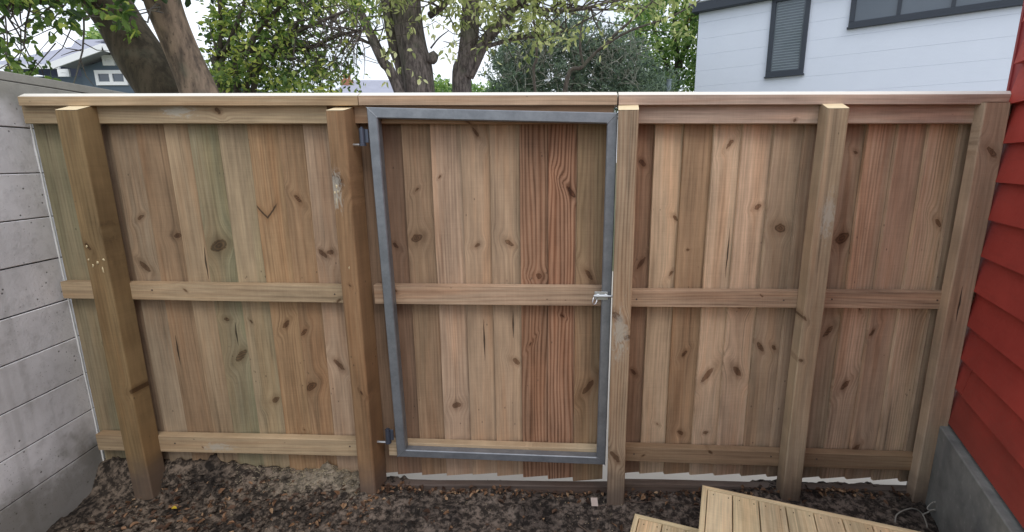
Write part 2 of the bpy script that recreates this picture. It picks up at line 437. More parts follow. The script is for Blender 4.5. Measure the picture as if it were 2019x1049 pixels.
def resin(par, spots, Y, nm='resin_drips'):
    e = PM()
    for k, (x, y, r_, h_) in enumerate(spots):
        c = at(x, y, Y); pts = [c+Vector((random.uniform(-1, 1)*r_*.5, -.001, h_*q_)) for q_ in (.5, .2, -.1, -.35, -.5)]
        e = PM(); e.tube(pts, [r_*.3, r_*.9, r_*random.uniform(.5, 1), r_*.6, r_*.2], 7); e.build('resin_drip', M_RS, par, smooth=True)
resin(P1, ((172, 486, .005, .012), (176, 512, .004, .01), (193, 518, .006, .014), (205, 512, .005, .012), (204, 532, .004, .03), (184, 524, .004, .016)), YPOST+.001)
resin(P2, ((661, 350, .003, .04), (664, 368, .006, .02), (660, 380, .005, .014), (667, 378, .004, .016), (664, 396, .002, .05), (689, 528, .003, .015)), YPOST+.001)
capping(at(34, 190, YCAP).x, at(705, 190, YCAP).x-.001, FL, C['tan'])

# ---- gate
GT = empty('gate', (0, 0, 0), 'timber paling gate in a galvanised steel frame, closed in the middle of the fence', 'gate')
edG = [-1.076, -.965, -.828, -.690, -.546, -.408, -.266, -.128, .010]
stG = [dict(c='dark')]+[dict(c='dark', r=.5, k=((780, 485, .011),)), dict(c='brown', g=.5, k=((822, 470, .020),), r=.6), dict(c='pink', k=((868, 348, .006), (900, 800, .016)), r=.6),
       dict(c='pink', k=((938, 262, .012), (940, 484, .010)), s=(955, 672, .12), r=.3), dict(c='pink', g=.2, k=((1005, 480, .014), (1018, 715, .012)), s=(1012, 640, .08), r=.35),
       dict(c='red', r=2.2, k=((1062, 545, .012),)), dict(c='red', r=2.6, k=((1126, 378, .015),)), dict(c='brown', g=.8, k=((1162, 543, .015), (1160, 765, .022)), r=.8)]
palings(edG, .174, [.036, .034, .034, .036, .046, .044, .04, .034, .026], stG, GT)
gx0, gx1 = -1.035, .166
rail('top_rail', gx0, gx1+.004, Z_RT, Z_RB, GT, C['brown'], ks=((920, 238, .008),), grain=.4)
rail('middle_rail', at(738, 580, YRAIL).x, .150, at(800, 563, YRAIL).z, at(800, 600, YRAIL).z, GT, C['pink'], ks=((781, 574, .006),), zt1=at(1180, 566, YRAIL).z, grain=.9)
rail('bottom_rail', -.985, .150, at(800, 873, YRAIL).z, at(800, 903, YRAIL).z+.012, GT, lin(176, 158, 132, 1.1), zt1=at(1180, 885, YRAIL).z, grain=.6, ks=((1030, 890, .005),))
capping(at(705, 190, YCAP).x+.003, at(1217, 190, YCAP).x, GT, C['pink'])
t = T('galvanised_steel'); ob = t.obj(); q = t.noise(ob, 14, 6, .7); q2 = t.noise(ob, 90, 3, .6); x, y, z = t.xyz(ob)
st = t.noise(t.vec(x*2, y*2, z*2), 1, 3)
t.col(t.mix(t.ss(q, .2, .8), lin(120, 124, 130), lin(148, 152, 158))); t.b.inputs['Metallic'].default_value = .55; t.rough(q2*.25+.33); t.bump(q2, .08, .001); M_ST = t.m
YF = 2.248
def frame_member(mb, a, b, wdt, inward):
    """square tube between two mitred outer corners; inward = unit vector towards the opening"""
    a, b = Vector(a), Vector(b); d = (b-a).normalized()
    r = .004; t_ = .048
    prof = [(r, 0), (wdt-r, 0), (wdt, r), (wdt, t_-r), (wdt-r, t_), (r, t_), (0, t_-r), (0, r)]
    bb = len(mb.v)
    for e, sgn in ((a, 1), (b, -1)):
        for pu, pw in prof: mb.v.append(e + inward*pu + d*(sgn*pu) + Y_*pw)
    for j in range(8): mb.f.append((bb+j, bb+(j+1) % 8, bb+8+(j+1) % 8, bb+8+j))
    mb.f.append(tuple(bb+j for j in range(8))); mb.f.append(tuple(bb+8+j for j in range(8)))
g0, g1, g2, g3 = at(722, 211, YF), at(1218.5, 222, YF), at(1193.5, 917, YF), at(783, 901, YF)
fr = bpy.data.objects.new('steel_frame', None)
fm = PM(); W4 = .047
frame_member(fm, g0, g1, W4, Vector((0, 0, -1))); frame_member(fm, g2, g3, W4*.9, Z_)
frame_member(fm, g3, g0, W4, X_); frame_member(fm, g1, g2, W4*.97, -X_)
wm = fm                                            # weld beads at the corners
for c, sx, sz in ((g0, 1, -1), (g1, -1, -1), (g2, -1, 1), (g3, 1, 1)):
    pts = [c + Vector((sx*k/10*W4, -.0006, sz*k/10*W4)) for k in range(11)]
    wm.tube(pts, [.0016+.0007*(k % 2) for k in range(11)], 6)
fo = fm.build('steel_frame', M_ST, GT)
t = T('zinc_plated_steel'); t.b.inputs['Metallic'].default_value = .85; q = t.noise(t.obj(), 120, 2); t.col((.62, .64, .66)); t.rough(q*.2+.25); M_ZN = t.m
t = T('dark_hinge_steel'); t.b.inputs['Metallic'].default_value = .6; t.col(lin(92, 98, 112)); t.rough(.45); M_HG = t.m
for (hx, hy, dy) in ((714, 268, 0), (765, 858, 0)):
    c = at(hx, hy, YF+.012); e = PM()
    e.tube([c-Z_*.033, c+Z_*.033], .013, 14); e.tube([c-Z_*.045, c-Z_*.034], .016, 12); e.tube([c+Z_*.034, c+Z_*.04], .007, 10); ho = e.build('hinge', M_HG, GT, smooth=False)
    e = PM(); e.tube([c-Z_*.040-X_*.06, c-Z_*.040], .006, 8); e.build('hinge_pin', M_ZN, ho)
    e = PM(); e.box(c+Vector((.006, .002, -.03)), X_, Z_, Y_, .022, .06, .005, .001); e.build('hinge_plate', M_HG, ho)
# sliding bolt latch
lc = at(1187, 583, YF-.003); e = PM()
e.box(lc+Vector((-.036, -.003, -.02)), X_, Z_, Y_, .064, .040, .003, .001)
for dx in (-.026, .012): e.tube([lc+Vector((dx, -.004, .0)), lc+Vector((dx+.012, -.004, 0))], .0105, 10)
for dx, dz in ((-.03, .014), (.022, .014), (-.03, -.014), (.022, -.014)):
    e.tube([lc+Vector((dx, -.006, dz)), lc+Vector((dx, -.002, dz))], .0036, 8)
lat = e.build('latch', M_ZN, GT)
e = PM(); e.tube([lc+Vector((-.04, -.008, 0)), lc+Vector((.052, -.008, 0))], .006, 10); bo = e.build('bolt', M_ZN, lat, smooth=False)
e = PM(); h = lc+Vector((-.036, -.012, 0))
e.tube([h, h+Vector((-.006, -.012, -.006)), h+Vector((-.010, -.018, -.024)), h+Vector((-.004, -.018, -.036)), h+Vector((.006, -.016, -.032)), h+Vector((.012, -.012, -.012))], .0036, 8)
e.build('handle', M_ZN, bo, smooth=True)

# ---- right fence section
FR = empty('wooden_fence', (0, 0, 0), 'right fence section with three greyish posts, between the gate and the red wall', 'fence', 'timber fence sections')
edR = [.238, .370, .502, .640, .770, .914, 1.050, 1.19, 1.330, 1.464, 1.600, 1.742]
stR = [dict(c='dark', k=((1268, 322, .012), (1265, 520, .015), (1250, 735, .012)), r=.5), dict(c='pale', k=((1333, 430, .009), (1297, 838, .006)), g=.1, r=.35),
       dict(c='brown', k=((1351, 698, .010), (1343, 855, .011)), r=.4), dict(c='pale', k=((1440, 284, .011), (1395, 740, .02)), s=(1437, 500, .13), r=.4),
       dict(c='pale', g=.2, k=((1497, 408, .010), (1455, 733, .019)), s=(1421, 670, .16), r=.4), dict(c='grey', k=((1540, 450, .02), (1500, 685, .013), (1530, 688, .011)), g=.5),
       dict(c='grey', r=.5, g=.2), dict(c='grey', r=.7, k=((1663, 470, .026), (1635, 655, .018), (1690, 300, .008)), g=.3), dict(c='pale', r=.9, k=((1668, 760, .018),), s=(1632, 740, .14)),
       dict(c='pink', k=((1720, 655, .01),), r=.3), dict(c='pale', g=.4, k=((1855, 440, .014),), r=.9), dict(c='grey', g=.2, r=.4)]
zR = [.082, .085, .086, .087, .088, .089, .09, .085, .088, .090, .088, .086]
palings(edR, 1.885, zR, stR, FR, kc=1.16)
rail('top_rail', .205, 1.98, Z_RT, Z_RB, FR, lin(152, 134, 120, 1.5), ks=((1567, 237, .006),), grain=.3)
rail('middle_rail', .22, 1.90, at(1245, 572.5, YRAIL).z, at(1245, 605, YRAIL).z, FR, C['pink'], zt1=at(1862, 575.5, YRAIL).z, grain=.8, ks=((1500, 585, .003),))
rail('bottom_rail', .22, 1.90, at(1233, 881, YRAIL).z, at(1233, 909, YRAIL).z, FR, C['brown'], zt1=at(1797, 900, YRAIL).z, grain=.5, ks=((1268, 898, .006), (1400, 890, .004)))
capping(at(1220.5, 190, YCAP).x, at(2001, 190, YCAP).x, FR, lin(152, 135, 120, 1.5))
post(at(1219, 218, YPOST).x, at(1260, 218, YPOST).x, pz(1240, 218), lin(144, 125, 104, 1.4), FR, 'post beside the gate latch with a large pale weathered knot', yaw=-4.5, ks=((1218, 625, .018), (1212, 900, .016), (1238, 665, .012)), pl=(1222, 655, .075), grain=1.2)
post(at(1632, 215, YPOST).x, at(1674, 216, YPOST).x, pz(1650, 215), lin(148, 130, 108, 1.4), FR, 'middle post of the right fence section, behind the deck step', yaw=-4, ks=((1586, 627, .008), (1580, 711, .006)), pl=(1632, 425, .06), green=.4)
post(at(1944, 203, 2.245).x, at(1996, 203, 2.245).x, pz(1960, 202, 2.245), lin(150, 132, 112, 1.45), FR, 'end post hard against the red weatherboard wall', yaw=0, ks=((1955, 300, .016),), sk=(1893, 600, .09), bevel=.006, Y=2.245, dep=.06)

t = T('nail_head'); t.col(lin(96, 84, 76)); t.rough(.5); M_NH = t.m
for par, pxs in ((FL, ((300, 572), (660, 580), (690, 562), (700, 575), (345, 874), (690, 880))), (FR, ((1255, 590), (1545, 592), (1640, 590), (1848, 592), (1250, 895), (1520, 900), (1610, 905)))):
    for a_, b_ in pxs:
        c = at(a_, b_, YRAIL); e = PM(); e.tube([c-Y_*.0022, c+Y_*.003], .0042, 10); e.build('nail_head', M_NH, par)
# ---- plinth boards under the gate and the right section
def plinth(name, x0, x1, ztl, ztr, tint, parent=None):
    mb = MB(); l = x1-x0; V = Vector((l, 0, ztr-ztl)).normalized(); U = Vector((V.z, 0, -V.x))
    mb.board((x0, 2.297, ztl), U, V, Y_, .14, l, .045, tint, .1, .5, seg=14, ch=.004, bow=.004)
    return mb.build(name, M_T, parent)
zt = at(800, 956, 2.297).z; zt2 = at(1190, 958, 2.297).z
pb = plinth('plinth_board', -1.07, .205, zt-.004, zt2, lin(98, 86, 80, 1.0)); tag(pb, 'muddy plinth board on the soil under the gate', 'board', 'plinth boards at the foot of the fence')
zt3 = at(1235, 954, 2.297).z; zt4 = at(1780, 966, 2.297).z
plinth('plinth_board', .245, 1.90, zt3, zt4, lin(112, 100, 92, 1.0), FR)

# ================================================================== BLOCK WALL (left)
AZL = -0.122925; dl = Vector((math.sin(AZL), math.cos(AZL), 0)); nl = Vector((math.cos(AZL), -math.sin(AZL), 0))   # nl faces the yard
PL = Vector((-2.672, 2.35, 0))
t = T('painted_blocks'); ob = t.obj(); q = t.noise(ob, 2.2, 5, .6); q2 = t.noise(ob, 16, 4, .65); q3 = t.noise(ob, 70, 3, .6)
base = t.mix(t.ss(q, .3, .7), lin(212, 211, 213), lin(240, 239, 242))
base = t.mix(t.ss(q2, .45, .8)*.45, base, lin(160, 159, 158))
spk = t.ss(t.voro(ob, 26), .15, .07)*t.ss(t.noise(ob, 3.1, 3), .44, .6)
base = t.mix(spk*.85, base, lin(38, 38, 38))
spk2 = t.ss(t.voro(ob, 70), .16, .08)*t.ss(t.noise(ob, 5.1, 2), .46, .6); base = t.mix(spk2*.7, base, lin(60, 60, 58))
x, y, z = t.xyz(ob)
run = t.ss(t.noise(t.vec(x*9, y*9, z*.7), 1, 3), .58, .75); base = t.mix(run*.28, base, lin(140, 138, 134))
gnd = t.ss(z+(q-.5)*.5+(q2-.5)*.25, .34, .12); base = t.mix(gnd*.75, base, lin(100, 96, 82))
moss = t.ss(z+(q-.5)*.35, 1.93, 2.06); base = t.mix(moss*.85, base, t.mix(q2, lin(104, 100, 88), lin(158, 154, 142)))
wht = t.ss(t.noise(ob, 7.3, 4, .7), .68, .78); base = t.mix(wht*.35, base, lin(190, 190, 192))
t.col(base); t.rough(.85); t.bump(q2*.5+q3*.7-spk*.5, .5, .004); M_BW = t.m
t = T('dark_joint'); t.col(lin(48, 46, 48)); t.rough(.95); M_JT = t.m
BW = empty('block_wall', tuple(PL), 'grey painted concrete block wall with dark speckles at the left end of the fence', 'wall')
joints = [H+z_ for z_ in (-1.571, -1.356, -1.146, -.932, -.722, -.497, -.283, -.065, .15, .36)]
tops = joints + [H+.405]; bots = [-.4] + joints
e = PM(); ej = PM()
for i, (zb_, zt_) in enumerate(zip(bots, tops)):
    # each course is broken by vertical perpends well towards the camera
    s0 = -2.4; s1 = 4.2
    brk = [s0]
    k = s0 + (.21 if i % 2 else 0)
    while k < s1: 
        k += .42
        if k < -1.6 or k > .3: brk.append(min(k, s1))
    if brk[-1] < s1: brk.append(s1)
    for a_, b_ in zip(brk[:-1], brk[1:]):
        if b_-a_ < .01: continue
        off = random.uniform(-.004, .002)
        e.box(PL + dl*(a_+.001) - nl*(.0-off) + Z_*(zb_+.0022) - nl*0, dl, Z_, -nl, b_-a_-.002, zt_-zb_-.0044, .19, .003)
ej.box(PL + dl*(-2.4) - nl*.005 + Z_*-.4, dl, Z_, -nl, 6.59, H+.40+.4, .18)
e.build('blockwork', M_BW, BW); ej.build('mortar_joints', M_JT, BW)
t = T('gap_light_white'); t.col((.8, .8, .78)); t.rough(.6); M_GAP = t.m  # pale strip added in place of the bright light line beside the fence
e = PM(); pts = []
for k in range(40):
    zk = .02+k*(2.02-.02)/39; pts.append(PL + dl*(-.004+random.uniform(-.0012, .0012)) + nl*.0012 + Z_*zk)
e.tube(pts, [.0035+random.uniform(-.0008, .0015) for _ in pts], 6); e.build('gap_light_strip', M_GAP, BW)

# ================================================================== RED HOUSE (right)
AZR = 0.353745; dr = Vector((math.sin(AZR), math.cos(AZR), 0)); nr = Vector((-math.cos(AZR), math.sin(AZR), 0))   # nr faces the yard
PR = Vector((1.927, 2.36, 0))
t = T('red_weatherboard_paint'); ob = t.obj(); q = t.noise(ob, 3, 4, .6); q2 = t.noise(ob, 60, 3, .6)
c = t.mix(t.ss(q, .3, .7), lin(160, 60, 53), lin(178, 70, 61)); c = t.mix(t.ss(t.noise(ob, 24, 4, .7), .62, .75)*.3, c, lin(120, 62, 56))
sp = t.ss(t.voro(ob, 40), .06, .03); c = t.mix(sp*.5, c, lin(190, 140, 130))
x, y, z = t.xyz(ob); dst = t.ss(z+(q-.5)*.5+(q2-.5)*.3, .95, .45); c = t.mix(dst*.35, c, lin(112, 74, 62)); st_ = t.ss(t.noise(t.vec(x*4, y*4, z*30), 1, 4, .65), .5, .75); c = t.mix(st_*.25, c, lin(128, 48, 44)); t.col(c); t.rough(q2*.2+.5); t.bump(q2, .2, .001); M_RED = t.m
t = T('dark_red_corner'); ob = t.obj(); q = t.noise(ob, 5, 4, .6); t.col(t.mix(q, lin(132, 50, 54), lin(158, 66, 66))); t.rough(.5); M_RC = t.m
t = T('concrete_plinth'); ob = t.obj(); q = t.noise(ob, 5, 5, .65); q2 = t.noise(ob, 40, 4, .65); x, y, z = t.xyz(ob)
c = t.mix(t.ss(q, .3, .7), lin(112, 114, 112), lin(146, 147, 143)); c = t.mix(t.ss(t.noise(t.vec(x*7, y*7, z*2), 1, 3), .5, .7)*.35, c, lin(86, 92, 98)); c = t.mix(t.ss(q2, .62, .72)*.4, c, lin(170, 170, 166))
t.col(c); t.rough(.85); t.bump(q2, .35, .002); M_CC = t.m
RH = empty('red_house', tuple(PR), 'red weatherboard house wall on a grey concrete base, right of the fence', 'house')
zb = [H-1.25, H-1.066, H-.913, H-.747, H-.581, H-.416, H-.249, H-.083, H+.082, H+.247, H+.412, H+.577, H+.742, H+.9]
LW = 3.4
def slab(pm, s0, s1, z0, z1, o0, o1, th=.02):
    """board on the red wall: s along the wall (towards the camera), z height, o distance out at bottom/top"""
    A = [PR - dr*s0 + nr*o0 + Z_*z0, PR - dr*s1 + nr*o0 + Z_*z0, PR - dr*s1 + nr*o1 + Z_*z1, PR - dr*s0 + nr*o1 + Z_*z1]
    B = [p - nr*th for p in A]; b = len(pm.v); pm.v += A+B
    for q_ in ((0, 1, 2, 3), (7, 6, 5, 4), (0, 4, 5, 1), (1, 5, 6, 2), (2, 6, 7, 3), (3, 7, 4, 0)): pm.f.append(tuple(b+i for i in q_))
e = PM()
sb = 0.095
for i in range(len(zb)-1):
    z0, z1 = zb[i], zb[i+1]+.022
    s0 = sb + i*.0
    if i == 1:   # a butt joint in the second board
        slab(e, s0, s0+.115, z0+.003, z1, .036, .006, .028); slab(e, s0+.120, LW, z0, z1, .036, .004, .028)
    else: slab(e, s0, LW, z0, z1, .036, .004, .028)
e.build('weatherboards', M_RED, RH)
e = PM(); slab(e, 0, sb+.002, zb[0]-.0, zb[-1], .006, .006, .03); slab(e, 0.0, .02, zb[0], zb[-1], .012, .012, .04); e.build('corner_board', M_RC, RH)
e = PM(); e.box(PR - dr*LW - nr*.20 + Z_*(zb[0]+.001), dr, Z_, nr, LW-.02, zb[-1]-zb[0]-.002, .17); e.build('wall_core', M_RC, RH)
# concrete base: ledge 8.5 cm proud of the boards
lo = on_plane(1926, 948, Vector((0, 0, H-1.268)), Z_)
led = (lo-PR).dot(nr)
e = PM(); e.box(PR - dr*LW - nr*.2 + Z_*-.3, dr, Z_, nr, LW+.16, H-1.268+.3, .2+led, .004); e.build('concrete_base', M_CC, RH)

# ================================================================== DECK STEPS
t = T('x'); bpy.data.materials.remove(t.m)
def deck_step(name, zt_, corner, right, label, tintc):
    """platform: corner = far left corner, boards run along dr, right = extent to the right"""
    pr = Vector((math.cos(-0.31), math.sin(-0.31), 0)); pr = Vector((dr.y, -dr.x, 0))
    a = math.radians(-15.6-1.5); pr = Vector((math.cos(a), math.sin(a), 0)); db = Vector((-pr.y, pr.x, 0))   # db away from camera
    root = empty(name, (corner.x, corner.y, 0), label, 'deck step', 'stepped timber deck platforms')
    base = root.location.copy()
    Lb = 1.3; mb = MB()
    bw = .0215
    # border boards (mitred): left one along db, far one along pr
    mb.board(corner + Z_*-.0, pr, -db, -Z_, bw, Lb, .09, tintc, .1, .35, seg=6, ch=.0015, bow=0)
    mb.board(corner + pr*.0 , -db, pr, -Z_, bw, right, .09, tintc, .1, .35, seg=6, ch=.0015, bow=0)
    for i in range(len(mb.v)): mb.wz[i] = 1.
    # mitre: pull corners
    n0 = 7*8
    for i in range(n0):
        if mb.a[i][1] < 1e-6: mb.v[i] = mb.v[i] - db*(mb.a[i][0])
    for i in range(n0, 2*n0):
        if mb.a[i][1] < 1e-6: mb.v[i] = mb.v[i] + pr*(mb.a[i][0]) 
    mb.build('border', M_T, root)
    mb = MB(); x = bw+.003; scr = PM()
    while x < right-.02:
        w_ = min(.0995, right-x)
        kk = [(random.uniform(.02, .08), random.uniform(.1, .6), random.uniform(.003, .008))] if random.random() < .7 else []
        mb.board(corner + pr*x - db*(bw+.003) - Z_*.003, pr, -db, -Z_, w_, Lb-bw, .022, jit(tintc, .07), .25 if random.random() < .4 else 0, .4, kk, seg=6, ch=.002, bow=0)
        for du in (.02, w_-.02):
            for dvv in (.022, .47): 
                c_ = corner + pr*(x+du+random.uniform(-.002, .002)) - db*(bw+dvv+random.uniform(0, .006)); mb.board(c_-Z_*.0025, pr, -db, -Z_, .0065, .0065, .004, lin(70, 58, 44), 0, 0, seg=1, ch=.0018, bow=0)
        x += w_+.0042
    mb.build('deck_boards', M_T, root)
    e = PM(); e.box(corner + pr*.01 - db*(Lb-.01) - Z_*(zt_+.2), pr, db, Z_, right-.02, Lb-.02, zt_+.2-.03); e.build('bearers', M_T2, root)
    return root
t = T('screw_dark'); t.col(lin(70, 62, 50)); t.rough(.6); M_SC = t.m
t = T('bearer_timber'); q = t.noise(t.obj(), 12, 3); t.col(t.mix(q, lin(70, 60, 48), lin(98, 84, 64))); M_T2 = t.m
c1 = atz(1385, 956, H-1.40); c2 = atz(1252, 1012, H-1.57)
deck_step('deck_platform', H-1.40, c1, 1.16, 'upper pale new timber deck platform with mitred edge boards beside the red house', lin(206, 187, 150, 1.2))
deck_step('deck_platform', H-1.57, c2, .62, 'lower pale timber deck step partly hidden by the platform above it', lin(206, 187, 150, 1.2))

# ================================================================== SOIL
def vnoise(x, y, seed):
    xi = np.floor(x).astype(int); yi = np.floor(y).astype(int); xf = x-xi; yf = y-yi
    def h(a, b):
        n = (a*374761393 + b*668265263 + seed*1442695041) & 0xffffffff
        n = ((n ^ (n >> 13))*1274126177) & 0xffffffff
        return ((n ^ (n >> 16)) & 0xffff)/65535.
    u = xf*xf*(3-2*xf); v = yf*yf*(3-2*yf)
    return (h(xi, yi)*(1-u)+h(xi+1, yi)*u)*(1-v)+(h(xi, yi+1)*(1-u)+h(xi+1, yi+1)*u)*v
def fbm(x, y, f, o, seed, g=.5):
    s_ = 0; a = 1; t_ = 0
    for k in range(o): s_ = s_+a*vnoise(x*f+k*17.3, y*f-k*9.1, seed+k); t_ += a; a *= g; f *= 2.03
    return s_/t_
def sst(x, a, b): t_ = np.clip((x-a)/(b-a), 0, 1); return t_*t_*(3-2*t_)
def soil_h(x, y):
    x = np.asarray(x, dtype=float); y = np.asarray(y, dtype=float)
    base = 0*x - .005
    base = base - .062*sst(-x, 1.3, 2.1)                                 # lower towards the block wall
    base = base + .085*sst(y, 2.22, 2.33)*sst(-x, 1.5, 2.1) + .055*sst(y, 2.2, 2.33)*sst(-x, 1.12, 1.3)
    base = base + .055*sst(x, .45, 1.15)*sst(y, 1.8, 2.15)*(1-.45*sst(x, 1.5, 1.9)) + .01*sst(x, .0, .3)
    r = .5+.5*sst(-x, -.1, 1.3)
    h = base + (fbm(x, y, 3, 3, 3)-.5)*.05*r + (fbm(x, y, 14, 4, 9)-.5)*.040*r + (fbm(x, y, 60, 3, 21)-.5)*.012
    cl = fbm(x, y, 28, 2, 33); h = h + np.clip(cl-.58, 0, 1)*.10*r
    h = np.where(y > 2.36, base*0-.06, h)
    return h
xs = np.arange(-3.0, 2.3, .0085); ys = np.concatenate([np.arange(.2, 1.35, .03), np.arange(1.35, 2.44, .0065)])
gx, gy = np.meshgrid(xs, ys); gz = soil_h(gx, gy)
nx, ny = len(xs), len(ys)
me = bpy.data.meshes.new('soil'); co = np.stack([gx, gy, gz], -1).reshape(-1, 3).astype(np.float32)
i0 = (np.arange(ny-1)[:, None]*nx + np.arange(nx-1)[None]).ravel()
fc = np.stack([i0, i0+1, i0+nx+1, i0+nx], -1)
me.vertices.add(len(co)); me.vertices.foreach_set('co', co.ravel())
me.loops.add(fc.size); me.loops.foreach_set('vertex_index', fc.ravel().astype(np.int32))
me.polygons.add(len(fc)); me.polygons.foreach_set('loop_start', (np.arange(len(fc))*4).astype(np.int32))
me.update(calc_edges=True); me.validate(); me.polygons.foreach_set('use_smooth', [True]*len(fc))
t = T('garden_soil'); ob = t.obj(); x, y, z = t.xyz(ob)
q = t.noise(ob, 3.2, 4, .6); q2 = t.noise(ob, 28, 5, .7); q3 = t.noise(ob, 160, 3, .7)
c = t.mix(t.ss(q2, .42, .62), lin(50, 44, 40), lin(124, 111, 101))
c = t.mix(t.ss(q, .48, .62)*.75, c, t.mix(1.0, c, (.34, .34, .36), 'MULTIPLY'))          # damp patches
lft = t.ss(x, -.4, -1.9); c = t.mix(lft*.5, c, t.mix(1.0, c, (1.05, 1.0, .86), 'MULTIPLY'))
saw = t.ss(y+(q-.5)*.3+(q2-.5)*.3, 2.17, 2.27)*t.ss(x, -1.02, -1.12)*t.ss(x+(q-.5)*.5, -1.75, -1.4)
c = t.mix(saw*.3, c, t.mix(q2, lin(176, 162, 138), lin(214, 202, 178)))                  # sawdust below the left palings
fl = t.ss(t.voro(ob, 95), .2, .1)*t.ss(t.noise(ob, 9, 3), .5, .6); c = t.mix(fl*.55, c, lin(150, 138, 120))
t.col(c); t.rough(.95); t.bump(q3*.7+q2*.5, .9, .006); me.materials.append(t.m); M_SOIL = t.m
so = bpy.data.objects.new('soil', me); S.collection.objects.link(so); tag(so, kind='structure')

def blob(pm, c, r, sq, seedv, sub=1):
    """small irregular clod"""
    t0 = (1+5**.5)/2
    V = [Vector(v).normalized() for v in ((-1, t0, 0), (1, t0, 0), (-1, -t0, 0), (1, -t0, 0), (0, -1, t0), (0, 1, t0), (0, -1, -t0), (0, 1, -t0), (t0, 0, -1), (t0, 0, 1), (-t0, 0, -1), (-t0, 0, 1))]
    Fc = ((0, 11, 5), (0, 5, 1), (0, 1, 7), (0, 7, 10), (0, 10, 11), (1, 5, 9), (5, 11, 4), (11, 10, 2), (10, 7, 6), (7, 1, 8), (3, 9, 4), (3, 4, 2), (3, 2, 6), (3, 6, 8), (3, 8, 9), (4, 9, 5), (2, 4, 11), (6, 2, 10), (8, 6, 7), (9, 8, 1))
    a = random.uniform(0, 6.28); ca, sa = math.cos(a), math.sin(a); b = len(pm.v)
    ex, ey, ez = r*random.uniform(.8, 1.5), r*random.uniform(.6, 1.), r*sq
    for v in V:
        k = 1+.55*mnoise.noise(v*1.3+Vector((seedv, seedv*.7, 0)))
        p = Vector((v.x*ex*k, v.y*ey*k, v.z*ez*k)); pm.v.append(c+Vector((p.x*ca-p.y*sa, p.x*sa+p.y*ca, p.z)))
    for f in Fc: pm.f.append(tuple(b+i for i in f))
e = PM(); e2 = PM()
for k in range(6500):
    x = random.uniform(-2.6, 1.6) if k % 3 else random.uniform(-2.6, -.9); y = random.uniform(1.45, 2.3)
    if x > .2 and random.random() < .5: continue
    if x < -2.5+.12*(2.35-y): continue
    r = random.choice((.003, .004, .005, .006, .009, .013 if x < -.9 else .005, .022 if x < -1.1 and random.random() < .4 else .004))
    z = float(soil_h(x, y)); blob(e, Vector((x, y, z+r*.15)), r, .55, k*.37)
for k in range(420):
    x = random.uniform(-2.4, -1.0); y = random.uniform(1.8, 2.3); r = random.uniform(.010, .030)
    blob(e, Vector((x, y, float(soil_h(x, y))+r*.1)), r, random.uniform(.25, .5), k*.77)
o = e.build('soil_clods', M_SOIL); tag(o, 'small clods and crumbs of soil strewn over the yard', 'soil', kind='stuff')
# chips and straw of pale wood near the left section, general chips
t = T('wood_chips'); rn = t.noise(t.obj(), 37, 1); t.col(t.mix(rn, lin(120, 106, 84), lin(206, 192, 164))); t.rough(.8); M_CH = t.m
e = PM()
for k in range(1500):
    if k < 950: x = random.triangular(-1.95, -1.08, -1.25); y = random.gauss(2.3, .045)
    else: x = random.uniform(-2.5, 1.0); y = random.uniform(1.5, 2.28)
    if y > 2.37: continue
    z = float(soil_h(x, y)) + .003; a = random.uniform(0, 6.3); l = random.uniform(.004, .016); wd_ = random.uniform(.0008, .003)
    if k >= 950: l *= .7
    d = Vector((math.cos(a), math.sin(a), random.uniform(-.3, .3))).normalized(); p = d.cross(Z_).normalized()
    e.box(Vector((x, y, z)), d, p, Z_, l, wd_, .0012)
o = e.build('wood_chips', M_CH); tag(o, 'pale sawdust and wood chips scattered under the left palings', 'wood chips', kind='stuff')

# leaf litter
def leafverts(c, d, n, L_, W_, curl=.25):
    """ovate leaf with 2 quads, d along, n normal"""
    sft = d.cross(n).normalized(); n = sft.cross(d).normalized(); up = n*(W_*curl)
    return [c, c+d*.3*L_+sft*W_*.5+up, c+d*.72*L_+sft*W_*.36+up, c+d*L_-n*L_*.08, c+d*.72*L_-sft*W_*.36+up, c+d*.3*L_-sft*W_*.5+up]
t = T('dead_leaves'); rn = t.attr('lc', 'Fac'); rr = t.t.nodes.new('ShaderNodeValToRGB'); t.link(rn, rr.inputs[0])
cr = rr.color_ramp; cr.elements[0].color = (*lin(62, 46, 38), 1); cr.elements[1].color = (*lin(176, 148, 118), 1); m_ = cr.elements.new(.55); m_.color = (*lin(100, 76, 60), 1); m_ = cr.elements.new(.85); m_.color = (*lin(146, 112, 84), 1)
t.col(E(t.t, rr.outputs[0])); t.rough(.7); M_DL = t.m
class LB:
    def __init__(s): s.v = []; s.f = []; s.c = []
    def leaf(s, c, d, n, L_, W_, cv, curl=.25):
        b = len(s.v); s.v += leafverts(c, d, n, L_, W_, curl); s.f.append((b, b+1, b+2, b+3)); s.f.append((b, b+3, b+4, b+5)); s.c += [cv]*6
    def build(s, name, mat, parent=None):
        me = bpy.data.meshes.new(name); off = wloc(parent)
        me.from_pydata([v-off for v in s.v], [], s.f); a = me.attributes.new('lc', 'FLOAT', 'POINT'); a.data.foreach_set('value', np.array(s.c, dtype=np.float32))
        me.materials.append(mat); o = bpy.data.objects.new(name, me); S.collection.objects.link(o); o.parent = parent; return o
def rdir(zs=1.): 
    v = Vector((random.gauss(0, 1), random.gauss(0, 1), random.gauss(0, 1)*zs)); return v.normalized()
lb = LB()
